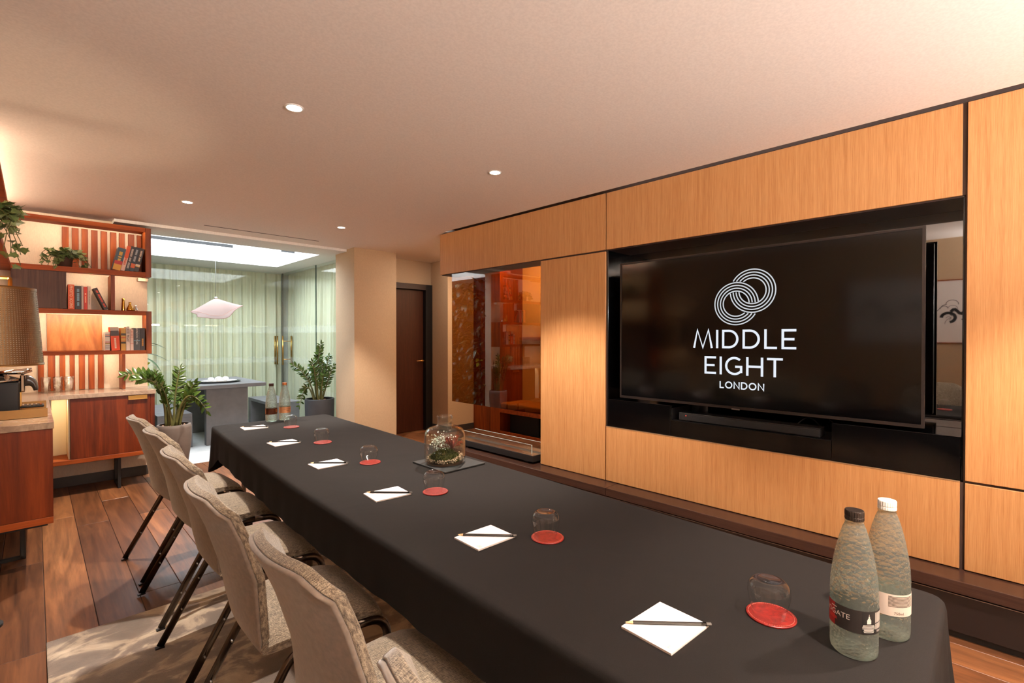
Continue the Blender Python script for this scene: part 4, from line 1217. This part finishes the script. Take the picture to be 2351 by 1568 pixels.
book(.661, .024, .202, .15, zs3, 5.928, (228, 200, 184), 'slim pink-white book with red lines on the lower shelf', 0, (.26, (3, 4)), (190, 120, 100), .3, ((.62, .635, (200, 70, 50)), (.30, .315, (200, 70, 50))), toff=.3)
book(.687, .050, .216, .15, zs3, 5.928, (66, 68, 70), 'thick slate grey book lettered A LONDON YEAR on the lower shelf', 0, 'A LONDON YEAR', (206, 204, 198), .32, ((.42, .45, (96, 140, 156)),), toff=.18)
book(.739, .034, .216, .15, zs3, 5.928, (52, 42, 38), 'dark brown book with gold lettering against the end board', 0, (.34, (9,)), (214, 150, 60), .34, toff=-.15)

# ---- little vases
def vase(x, y, prof, m, label):
    o = mesh('bud_vase', *lathe(prof, 32, True, False), m, None, True, (x, y, zs2 - .0003)); return tag(o, label, 'vase', 'metallic bud vases')
gold = plain('mirrored_gold', (206, 156, 70), .14, 1.0)
def vprof(o, t=.0025): return o + [(max(r_ - t, .001), z) for r_, z in reversed(o) if z > .006]
vase(.615, 5.985, vprof([(.016, 0), (.0165, .004), (.0135, .05), (.0115, .09), (.0115, .122)]), gold, 'tall slim gold bud vase on the middle shelf')
vase(.664, 5.965, vprof([(.026, 0), (.0295, .006), (.028, .022), (.018, .045), (.011, .062), (.0105, .08), (.012, .085)]), gold, 'round gold flask vase on the middle shelf')
vase(.708, 5.985, vprof([(.020, 0), (.0225, .005), (.020, .016), (.012, .034), (.0075, .046), (.008, .060)]), plain('mirrored_silver', (206, 200, 192), .12, 1.0), 'small silvery bud vase beside the gold flask')

# ---- tumblers on the worktop
tm0 = thing('cut_tumbler', '', 'glass', group='cut glass tumblers')
tv_ = [(.0295, 0), (.031, .003), (.0325, .05), (.0345, .142), (.0332, .142), (.031, .05), (.0285, .012), (.0005, .012)]
mesh('tumbler_wall', *lathe(tv_, 32, True, False), cut_glass, tm0, True)
for k, (x, y, lab) in enumerate(((.072, 6.0, 'cut glass tumbler closest to the coffee machine'), (.149, 5.985, 'cut glass tumbler in the middle of the three'), (.222, 5.965, 'cut glass tumbler closest to the sliding door end'))):
    if k == 0: tm0.location = (x, y, .902); tm0['label'] = lab
    else: dup(tm0, (x, y, .902), k, lab)

# ---- tray and coffee machine
tr = thing('serving_tray', 'long bronze metal tray on the marble worktop', 'tray', (-.13, 4.46, .902))
mesh('base_sheet', *bx(-.20, .187, -.25, .25, 0, .004), brass_dark, tr)
for y0, y1 in ((-.255, -.25), (.25, .255)): mesh('rim', *bbx(-.20, .187, y0, y1, 0, .054, .001, 1), brass_dark, tr)
mesh('rim', *bbx(-.205, -.20, -.255, .255, 0, .054, .001, 1), brass_dark, tr)
mesh('drip_insert', *bx(-.05, .15, -.24, -.10, .004, .0065), plain('brass_mesh_insert', (190, 150, 90), .3, .9, bump=.5, bscale=500), tr)
cm = thing('coffee_machine', 'black and chrome capsule coffee machine on the bronze tray', 'coffee machine', (-.172, 4.42, .9088))
cm.scale = (1, 1, 1.42)
mesh('body', *bbx(-.14, .105, -.075, .075, 0.0, .150, .012, 3), plain('machine_black', (20, 19, 20), .28), cm)
cap = []
nn = 10
V = []
for i in range(nn + 1):
    q = i / nn; xx = -.14 + .245 * q; hh = .152 + .030 * sin(pi * (0.12 + .80 * q)) ** .8
    for j in range(9):
        a = pi * j / 8; V.append((xx, -.073 * cos(a), .150 + (hh - .150) * sin(a) ** .6))
Fs = grid_faces(nn + 1, 9) + [tuple(range(9)), tuple((nn) * 9 + j for j in range(8, -1, -1))]
mesh('top_housing', V, Fs, plain('machine_gloss', (14, 13, 14), .12), cm, True)
mesh('side_trim', *sweep([(-.13, -.077, .152), (0, -.077, .150), (.10, -.077, .158)], .004, .003, 8), chrome, cm, True)
mesh('round_button', *lathe([(.013, 0), (.013, .004), (.010, .0055)], 20), chrome, cm).matrix_local = Matrix.Translation((.05, -.074, .170)) @ Matrix.Rotation(pi / 2, 4, 'X')
mesh('lever', *sweep([(-.06, 0, .180), (.04, 0, .189), (.12, 0, .190), (.160, 0, .197)], [.006, .010, .013, .010], [.03, .034, .026, .012], 12), chrome, cm, True)
mesh('brew_collar', *bbx(.105, .128, -.028, .028, .098, .178, .006), chrome, cm)
mesh('spout', *sweep(bez((.128, 0, .150), (.172, 0, .150), (.178, 0, .104), 8), [.026, .025, .024, .022, .02, .018, .016, .014, .012], .024, 12), plain('smoke_plastic', (70, 60, 54), .25), cm, True)
mesh('drip_stand', *bbx(.105, .215, -.05, .05, .028, .038, .004), plain('drip_grid_black', (22, 22, 23), .35), cm)
for k in range(5): mesh('grid_bar', *bx(.115 + .02 * k, .123 + .02 * k, -.046, .046, .038, .0405), chrome, cm)
mesh('copper_column', *bx(.104, .112, -.045, .045, .036, .10), brass, cm)

# ---- floor lamp
LX, LY = -.168, 3.42
fl = thing('floor_lamp', 'floor lamp with a perforated bronze drum shade beside the cabinet', 'lamp', (LX, LY, 0))
mesh('base', *lathe([(.052, 0), (.052, .012), (.048, .016), (.02, .02)], 40), black_matt, fl, False)
mesh('pole', *sweep([(0, 0, .016), (0, 0, 1.30)], .009, .009, 14), brass_dark, fl, True)
sh = mesh('lamp_shade', *lathe([(.204, 0), (.202, .004), (.178, .366), (.177, .370)], 96, False, False), perf_m, fl, True, (0, 0, 1.266))
mesh('shade_rim', *lathe([(.2055, -.004), (.2055, .006), (.203, .006), (.203, -.004)], 64, False, False), brass_dark, sh, True)
mesh('shade_rim', *lathe([(.1785, .364), (.1785, .374), (.176, .374), (.176, .364)], 64, False, False), brass_dark, sh, True)
mesh('liner', *lathe([(.196, .006), (.171, .364)], 64, False, False), plain('shade_liner', (214, 196, 168), .8), sh, True)
mesh('top_bracket', *sweep(rounded([(-.045, 0, 1.60), (-.045, 0, 1.690), (.085, 0, 1.690), (.085, 0, 1.60)], .008, 3), .008, .008, 4), brass, fl)
mesh('spider', *sweep([(-.177, 0, 1.632), (.177, 0, 1.632)], .003, .003, 6), brass_dark, fl)
mesh('bulb', *lathe([(.001, 0), (.02, .01), (.03, .03), (.02, .055), (.012, .07)], 16), emit('lamp_bulb', (1, .72, .42), 14), fl, True, (0, 0, 1.36))
point('lamp_glow', (0, 0, 1.44), 9, WARM, .03, fl)

# ---- artwork on the side wall (seen in the screen's reflection)
aw = thing('wall_artwork', 'wide framed pale canvas with black ink strokes, mirrored in the recess', 'artwork', (-.40, .45, 1.34))
mesh('canvas', *bx(-.018, .0, -.85, .85, 0, .70), plain('pale_canvas', (214, 206, 200), .8), aw)
for a in (bx(-.018, .012, -.865, -.85, -.012, .712), bx(-.018, .012, .85, .865, -.012, .712), bx(-.018, .012, -.85, .85, -.012, 0), bx(-.018, .012, -.85, .85, .70, .712)):
    mesh('frame_bar', *a, walnut, aw)
r = random.Random(21); V, Fs = [], []
for k in range(46):
    cy = r.uniform(-.75, .75); cz = .34 + r.gauss(0, .05); ln = r.uniform(.05, .22); rr = r.uniform(.02, .09)
    if r.random() < .5: P = [(cy + rr * cos(a * .25), cz + rr * .9 * sin(a * .25)) for a in range(r.randint(6, 22))]
    else: P = [(cy + ln * q, cz + ln * .25 * sin(q * 6 + k)) for q in (i / 6 for i in range(7))]
    v, f = strokes([P], r.choice((.004, .006, .012, .03)))
    V, Fs = join((V, Fs), (v, f))
stuff(mesh('ink_strokes', [(.001, v.x, v.y) for v in V], Fs, plain('black_ink', (16, 14, 14), .7), aw))

# ================================================================== PLANTS
def leaf_geo(L, w, fold=.25, droop=.15, n=6):
    V = []
    for i in range(n + 1):
        q = i / n; h = w * (sin(pi * min(1, q * 1.02)) ** .75) * (1 - .25 * q) if 0 < i < n else .0004
        z = -droop * L * q * q
        V += [(-h, q * L, z + fold * h), (0, q * L, z), (h, q * L, z + fold * h)]
    return V, grid_faces(n + 1, 3)
DV = Vector((sin(YAW), cos(YAW), 0))
def frame(p, d, up):
    y = d.normalized(); x = y.cross(up)
    if x.length < 1e-3: x = y.cross(Vector((1, 0, 0)))
    x.normalize(); z = x.cross(y)
    return Matrix(((x.x, y.x, z.x, p.x), (x.y, y.y, z.y, p.y), (x.z, y.z, z.z, p.z), (0, 0, 0, 1)))
def zz_plant(name, label, loc, pot_prof, potm, rim_z, rim_r, stems, leafL, seed, lm, keep_out=None):
    t = thing(name, label, 'plant', loc)
    mesh('plant_pot', *lathe(pot_prof, 48, True, False), potm, t, True)
    mesh('soil', *lathe([(rim_r, rim_z - .03), (.001, rim_z - .022)], 24, False, False), soil_m, t)
    for k in range(14):
        a = random.uniform(0, 6.28); rr = random.uniform(.02, rim_r * .9); s = random.uniform(.008, .014)
        if k == 0: chip = mesh('bark_chip', [v * s for v in IV], IF, plain('bark', (196, 150, 116), .8), t, loc=(rr * cos(a), rr * sin(a), rim_z - .02))
        else: inst(chip, t, loc=(rr * cos(a), rr * sin(a), rim_z - .02))
    r = random.Random(seed); lf = None; LG = leaf_geo(leafL, leafL * .225)
    for si, (b, c, e) in enumerate(stems):
        def W3(p): return camr * p[0] + DV * p[1] + Vector((0, 0, p[2]))
        P = bez(W3(b), W3(c), W3(e), 14)
        rad = [.011 * (1 - i / 14) ** .8 + .0022 for i in range(15)]
        st = mesh('stem', *sweep(P, rad, rad, 8), stem_m, t, True)
        L = sum((P[i + 1] - P[i]).length for i in range(14)); nl = max(5, int(L / .043))
        side = DV + Vector((r.gauss(0, .45), r.gauss(0, .45), r.gauss(0, .3)))
        for i in range(nl):
            q = .36 + .62 * i / (nl - 1); f = q * 14; k = min(13, int(f)); p = P[k].lerp(P[k + 1], f - k); d = (P[k + 1] - P[k]).normalized()
            sd = d.cross(side).normalized()
            for s in (-1, 1):
                if i == nl - 1 and s == 1: dirv = d
                else: dirv = (sd * s * .85 + d * .55 + Vector((0, 0, .1)) + Vector((r.gauss(0, .15), r.gauss(0, .15), r.gauss(0, .15)))).normalized()
                sc = (.72 + .28 * sin(pi * (q - .3) / .7)) * r.uniform(.85, 1.12)
                up = d.cross(sd); up = -up if up.dot(DV) > 0 else up
                M = frame(p, dirv, (up + Vector((r.gauss(0, .3), r.gauss(0, .3), .5))).normalized()) @ Matrix.Scale(sc, 4)
                if keep_out:      # a leaf that would press into the cabinet or its top is bent up instead, else left off
                    bad = lambda m: any(keep_out(Vector(loc) + m @ Vector(v)) for v in LG[0])
                    if bad(M): M = frame(p, Vector((.35, -.35, 1)), -DV) @ Matrix.Scale(sc * .8, 4)
                    if bad(M): continue
                if lf is None: lf = mesh('leaf', *LG, lm, st, True); lf.matrix_local = M
                else: inst(lf, st, M)
    return t
def potp(pts, wall=.018): return pts + [(max(.001, a - wall), z) for a, z in reversed(pts) if z > .12]
st1 = [((-.04, -.02, .50), (.0, -.02, 1.12), (-.33, -.22, 1.03)), ((-.03, .0, .50), (-.08, -.05, .88), (-.12, -.08, 1.05)), ((.0, .0, .50), (.0, 0, .85), (.07, .0, 1.10)), ((.03, -.02, .50), (.13, -.04, 1.05), (.37, -.05, .66)),
       ((.04, .02, .50), (.10, .0, .78), (.23, -.03, .95)), ((-.05, -.04, .50), (-.03, -.06, 1.02), (-.17, -.20, 1.0)), ((-.01, .04, .50), (.0, .08, .78), (-.02, .08, .99)), ((.02, -.05, .50), (.03, -.1, .78), (-.03, -.14, .96)),
       ((-.06, .0, .50), (-.03, -.03, 1.06), (-.24, -.18, 1.0)), ((.02, .03, .50), (.06, .05, .75), (.13, .04, .93))]
zz_plant('potted_zz_plant', 'glossy green plant with arching stems in a big grey rounded pot', (.985, 5.80, 0), potp([(.07, 0), (.09, .008), (.118, .14), (.139, .30), (.1475, .42), (.1465, .50), (.141, .533), (.137, .535)]), pot_grey, .535, .122, st1, .085, 4, leaf_zz, lambda q: q.x < .832 and q.y > 5.655 and q.z < .912)
st2 = [((-.02, .0, .53), (-.05, 0, 1.0), (.02, .0, 1.32)), ((-.04, .02, .53), (-.12, .02, .95), (-.02, .05, 1.2)), ((-.06, 0, .53), (-.12, .0, .9), (-.36, -.02, 1.03)), ((-.06, -.03, .53), (-.15, -.05, .95), (-.25, -.05, .46)),
       ((.03, .0, .53), (.1, .0, .8), (.17, .05, 1.02)), ((.0, -.05, .53), (.0, -.1, .85), (-.05, -.12, 1.08)), ((.02, .05, .53), (.04, .1, .9), (.08, .12, 1.15)), ((-.03, .05, .53), (-.1, .1, .85), (-.2, .14, 1.0)), ((.0, .0, .53), (.02, .0, .8), (.05, -.03, 1.05)),
       ((.04, -.04, .53), (.05, -.08, .75), (.1, -.1, .92))]
zz_plant('potted_zz_plant', 'tall leafy green plant in a black cylindrical pot by the pillar', (2.745, 6.50, 0), potp([(.15, 0), (.165, .01), (.182, .3), (.188, .565), (.184, .572)], .02), pot_black, .572, .162, st2, .078, 9, leaf_zz)

def ivy_leaf_geo(s):
    pr = [(0, 0), (.30, .12), (.52, .02), (.44, .36), (.62, .52), (.30, .62), (0, 1.05), (-.30, .62), (-.62, .52), (-.44, .36), (-.52, .02), (-.30, .12)]
    V = [(a * s, b * s, .12 * s * abs(a)) for a, b in pr] + [(0, .4 * s, 0)]
    return V, [(12, i, (i + 1) % 12) for i in range(12)]
def ivy(label, loc, trails, seed, size, name='trailing_ivy', pot=True):
    t = thing(name, label, 'plant', loc); r = random.Random(seed); lf = None
    if pot: mesh('plant_pot', *lathe([(.045, 0), (.05, .004), (.058, .085), (.060, .088), (.054, .088), (.05, .07)], 28, True, False), plain('brown_pot', (70, 46, 34), .6), t, True)
    for P0, P1, P2, n in trails:
        P = bez(P0, P1, P2, 10); v = mesh('vine', *sweep(P, .0022, .0022, 5), stem_m, t, True)
        for i in range(n):
            f = (.08 + .92 * i / max(1, n - 1)) * 10; k = min(9, int(f)); p = P[k].lerp(P[k + 1], f - k)
            dv = Vector((r.gauss(0, 1), r.gauss(0, 1) - .5, r.gauss(-.25, .6))).normalized(); p = p + dv * .008
            M = frame(p, dv, Vector((r.gauss(0, .5), -1 + r.gauss(0, .4), 1))) @ Matrix.Scale(r.uniform(.65, 1.15), 4)
            if lf is None: lf = mesh('leaf', *ivy_leaf_geo(size), leaf_ivy, v); lf.matrix_local = M
            else: inst(lf, v, M)
    return t
r = random.Random(3)
tr1 = []
for k in range(24):
    a = r.uniform(-.20, .24); tr1.append(((r.uniform(-.03, .03), r.uniform(-.03, .03), .085), (a * .5, r.uniform(-.10, .03), .17 + r.random() * .05), (a * .85, r.uniform(-.13, -.02), r.uniform(-.03, .13) - .03 * (abs(a) > .1)), 7))
ivy('bushy green ivy trailing over the edge of the top shelf', (.20, 5.985, zs1), tr1, 4, .046)
tr2 = []
for k in range(14):
    dy = r.uniform(-.25, .25)
    tr2.append(((r.uniform(-.03, .03), dy * .3, .085), (r.uniform(.06, .15), dy * .7, .16), (r.uniform(.08, .17), dy, r.uniform(-.24, .10)), 8))
ivy('dark ivy spilling from the shelf above the lamp shade', (-.205, 4.15, zs1), tr2, 8, .052)

# living wall at the side of the courtyard
lw = thing('living_wall', 'living green wall at the side of the glazed courtyard', 'plant wall', (.70, 7.5, 0))
mesh('backing', *bx(0, .05, -1.15, 1.25, .1, 2.45), plain('felt_black', (22, 28, 20), .9), lw)
r = random.Random(12); V, Fs = [], []
g = leaf_geo(.15, .035, .2, .35, 4)
for k in range(1500):
    p = Vector((.05, r.uniform(-1.13, 1.23), r.uniform(.12, 2.42)))
    M = frame(p, Vector((r.uniform(.25, 1), r.gauss(0, .7), r.gauss(-.1, .7))), Vector((0, 0, 1))) @ Matrix.Scale(r.uniform(.5, 1.1), 4)
    V, Fs_ = V, Fs
    n = len(V); V += [M @ Vector(v) for v in g[0]]; Fs += [tuple(i + n for i in f) for f in g[1]]
stuff(mesh('foliage', V, Fs, leaf_wall, lw, True))
lf = None
for p, d, s in (((.10, -.95, 1.28), (.6, -.5, .4), 1.5), ((.12, -.9, 1.22), (.9, -.3, .1), 1.6), ((.14, -.98, 1.18), (.8, -.5, -.3), 1.3), ((.13, -.85, 1.10), (1, -.1, -.5), 1.4), ((.12, -.8, 1.33), (.9, .1, .2), 1.5), ((.16, -.9, 1.02), (.8, -.2, -.9), 1.2)):
    M = frame(Vector(p), Vector(d), Vector((0, 0, 1))) @ Matrix.Scale(s, 4)
    if lf is None: lf = mesh('leaf', *leaf_geo(.16, .022, .2, .5), leaf_wall, lw, True); lf.matrix_local = M
    else: inst(lf, lw, M)
lf = None
for p, d, s in (((.10, -1.0, 1.08), (.5, -.6, .4), 1), ((.13, -1.02, 1.02), (.7, -.5, -.2), 1), ((.11, -1.0, .95), (.7, -.5, -.5), .9), ((.10, -1.03, 1.0), (.3, -.8, .1), .9)):
    M = frame(Vector(p), Vector(d), Vector((.5, -1, .6))) @ Matrix.Scale(s, 4)
    if lf is None: lf = mesh('lime_leaf', *leaf_geo(.11, .034, .15, .3), leaf_lime, lw, True); lf.matrix_local = M
    else: inst(lf, lw, M)

# ================================================================== COURTYARD FURNITURE
stt = thing('stone_table', 'grey stone table with a thick slab top in the courtyard', 'table', (1.86, 7.8, 0))
mesh('slab_top', *bbx(-.405, .405, -.69, .69, .735, .782, .003), stone_grey, stt)
for y in (-.60, .50): mesh('slab_leg', *bbx(-.29, .20, y, y + .10, 0, .735, .003), stone_grey, stt)
def bench(x0, x1, y0, y1, h, label):
    t = thing('stone_bench', label, 'bench', ((x0 + x1) / 2, (y0 + y1) / 2, 0), group='stone benches')
    w, l = (x1 - x0) / 2, (y1 - y0) / 2
    mesh('seat_slab', *bbx(-w, w, -l, l, h - .045, h, .003), stone_grey, t)
    mesh('slab_leg', *bbx(-w, w, -l, -l + .12, 0, h - .045, .003), stone_grey, t)
    mesh('slab_leg', *bbx(-w, w, l - .12, l, 0, h - .045, .003), stone_grey, t)
bench(1.06, 1.425, 7.235, 8.5, .435, 'grey stone bench behind the grey plant pot')
bench(2.45, 2.86, 7.50, 8.55, .435, 'grey stone bench beside the curtain corner')
def oval(a, b, z0, z1, lip, n=40):
    V = []
    for s, z in ((.8, z0), (1.0, z1), (.97, z1 + .002), (.78, z0 + lip)):
        V += [(a * s * cos(2 * pi * k / n), b * s * sin(2 * pi * k / n), z) for k in range(n)]
    Fs = [(i * n + k, i * n + (k + 1) % n, (i + 1) * n + (k + 1) % n, (i + 1) * n + k) for i in range(3) for k in range(n)]
    return V, Fs + [tuple(range(n - 1, -1, -1)), tuple(3 * n + k for k in range(n))]
pc = (1.80, 7.55)
tag(mesh('oval_platter', *oval(.27, .20, 0, .016, .006), plain('black_ceramic', (40, 42, 44), .4), None, True, (pc[0], pc[1], .7825)), 'dark oval platter under the white dish', 'platter')
tag(mesh('oval_dish', *oval(.22, .15, 0, .018, .006), plain('white_ceramic', (236, 234, 230), .35), None, True, (pc[0], pc[1], .7890)), 'white oval dish holding three white balls', 'dish')
for k, (dx, dy, rr, lab) in enumerate(((-.09, .03, .036, 'smaller white ball at the plant end of the dish'), (-.01, -.02, .042, 'large white ball in the middle of the dish'), (.085, .03, .038, 'white ball at the curtain end of the dish'))):
    V, Fs = lathe([(rr * sin(pi * i / 14) + 1e-4, rr - rr * cos(pi * i / 14)) for i in range(15)], 24, False, False)
    V = [(x * 1.1, y, z * .82) for x, y, z in V]
    tag(mesh('ceramic_ball', V, Fs, MATS['white_ceramic'], None, True, (pc[0] + dx, pc[1] + dy, .7952)), lab, 'ball', 'balls on the dish')
# pendant lamp
pl_ = thing('pendant_lamp', 'pendant lamp with a folded pale fabric shade over the stone table', 'lamp', (1.705, 7.287, 1.655))
mesh('cord', *sweep([(0, 0, .945), (0, 0, .27)], .0026, .0026, 6), plain('grey_cord', (110, 110, 108), .6), pl_, True)
mesh('lamp_holder', *lathe([(.006, .275), (.02, .268), (.022, .252), (.012, .245)], 20), chrome, pl_, True)
n = 72; V = []; rings_ = 9
for i in range(rings_):
    q = i / (rings_ - 1)
    for k in range(n):
        a = 2 * pi * k / n; lobe = 1 + .12 * sin(3 * a + .6) * q + .07 * sin(5 * a) * q
        rr = (.015 + .255 * q ** .92) * lobe
        p = camr * (rr * cos(a)) + DV * (rr * sin(a))
        z = .250 - .195 * q ** 1.1 + .050 * q * q * sin(2 * a + .5) + .022 * q * sin(3 * a + .6) + .045 * q * cos(a)
        V.append((p.x, p.y, z))
Fs = [(i * n + k, i * n + (k + 1) % n, (i + 1) * n + (k + 1) % n, (i + 1) * n + k) for i in range(rings_ - 1) for k in range(n)]
def make_shade():
    t = NT('blush_fabric')
    df = t.new('ShaderNodeBsdfDiffuse'); tl = t.new('ShaderNodeBsdfTranslucent')
    for b in (df, tl): b.inputs['Color'].default_value = (*lin((158, 138, 132)), 1)
    mx = t.new('ShaderNodeMixShader'); mx.inputs[0].default_value = .5
    t.link(df.outputs[0], mx.inputs[1]); t.link(tl.outputs[0], mx.inputs[2]); t.link(mx.outputs[0], t.out.inputs['Surface']); return t.m
mesh('fabric_shade', V, Fs, make_shade(), pl_, True)
mesh('shade_edge_wire', *sweep([V[(rings_ - 1) * n + k] for k in range(n)] + [V[(rings_ - 1) * n]], .0022, .0022, 5, caps=False), plain('rust_wire', (150, 96, 74), .5), pl_, True)
mesh('bulb', *lathe([(.010, .245), (.014, .20), (.026, .15), (.031, .115), (.024, .085), (.008, .070), (.001, .068)], 20, True, False), emit('pendant_bulb', (1, .66, .36), 7), pl_, True)
point('pendant_glow', (0, 0, .13), 1.2, WARM2, .03, pl_)

# ================================================================== FIREPLACE TRAY AND BOOTH
ft = thing('tabletop_fireplace', 'black rectangular fire tray with low glass guards on the dark ledge', 'fireplace', (3.235, 3.43, .2805))
mesh('tray_body', *bbx(-.125, .125, -.53, .53, 0.02, .075, .002), black_matt, ft)
for s in (-1, 1): mesh('tray_foot', *bx(-.10, .10, s * .42 - .03, s * .42 + .03, 0, .02), black_matt, ft)
mesh('steel_plate', *bx(-.118, -.03, -.52, .52, .075, .0765), plain('brown_steel_plate', (132, 104, 84), .25, .8), ft)
mesh('steel_plate', *bx(.03, .118, -.52, .52, .075, .0765), MATS['brown_steel_plate'], ft)
mesh('burner_slot', *bx(-.03, .03, -.50, .50, .0752, .0758), plain('burner_black', (10, 9, 9), .6), ft)
for x in (-.075, .075):
    mesh('guard_glass', *bx(x - .004, x + .004, -.47, .49, .079, .155), guard_glass, ft)
    mesh('guard_edge', *bx(x - .004, x + .004, -.472, -.470, .079, .155), plain('glass_edge_pale', (190, 214, 208), .2), ft)
    mesh('guard_edge', *bx(x - .003, x + .003, -.47, .49, .155, .1562), MATS['glass_edge_pale'], ft)
tag(mesh('gas_cable', *sweep(bez((3.20, 2.885, .2875), (3.16, 2.86, .31), (3.24, 2.87, .2875), 8), .006, .006, 8), steel, None, True), 'short braided cable at the end of the fire tray', 'cable')
bo = thing('booth_bench', 'amber cushioned booth bench seen through the tinted glass', 'bench', (5.0, 4.0, 0))
mesh('cushion', *bbx(-.20, .262, -1.6, 1.125, .372, .455, .025, 3), sofa_m, bo)
mesh('seat_board', *bbx(-.205, .265, -1.6, 1.125, .31, .372, .003), walnut_board, bo)
mesh('dark_void_block', *bx(.0, .26, .55, 1.12, 0, .31), void_shade, bo)  # dark block stands in for the shaded void under the seat
mesh('floor_trim', *bx(-.205, -.19, -1.6, 1.125, 0.0, .045), walnut_board, bo)
area('booth_light', (4.75, 4.3, 2.50), (.25, 0, -1), .3, 1.6, 46, (1.0, 0.68, 0.40))
area('corridor_light', (3.95, 5.2, 2.52), (0.1, .1, -1), .4, .6, 14, NEUTRAL)
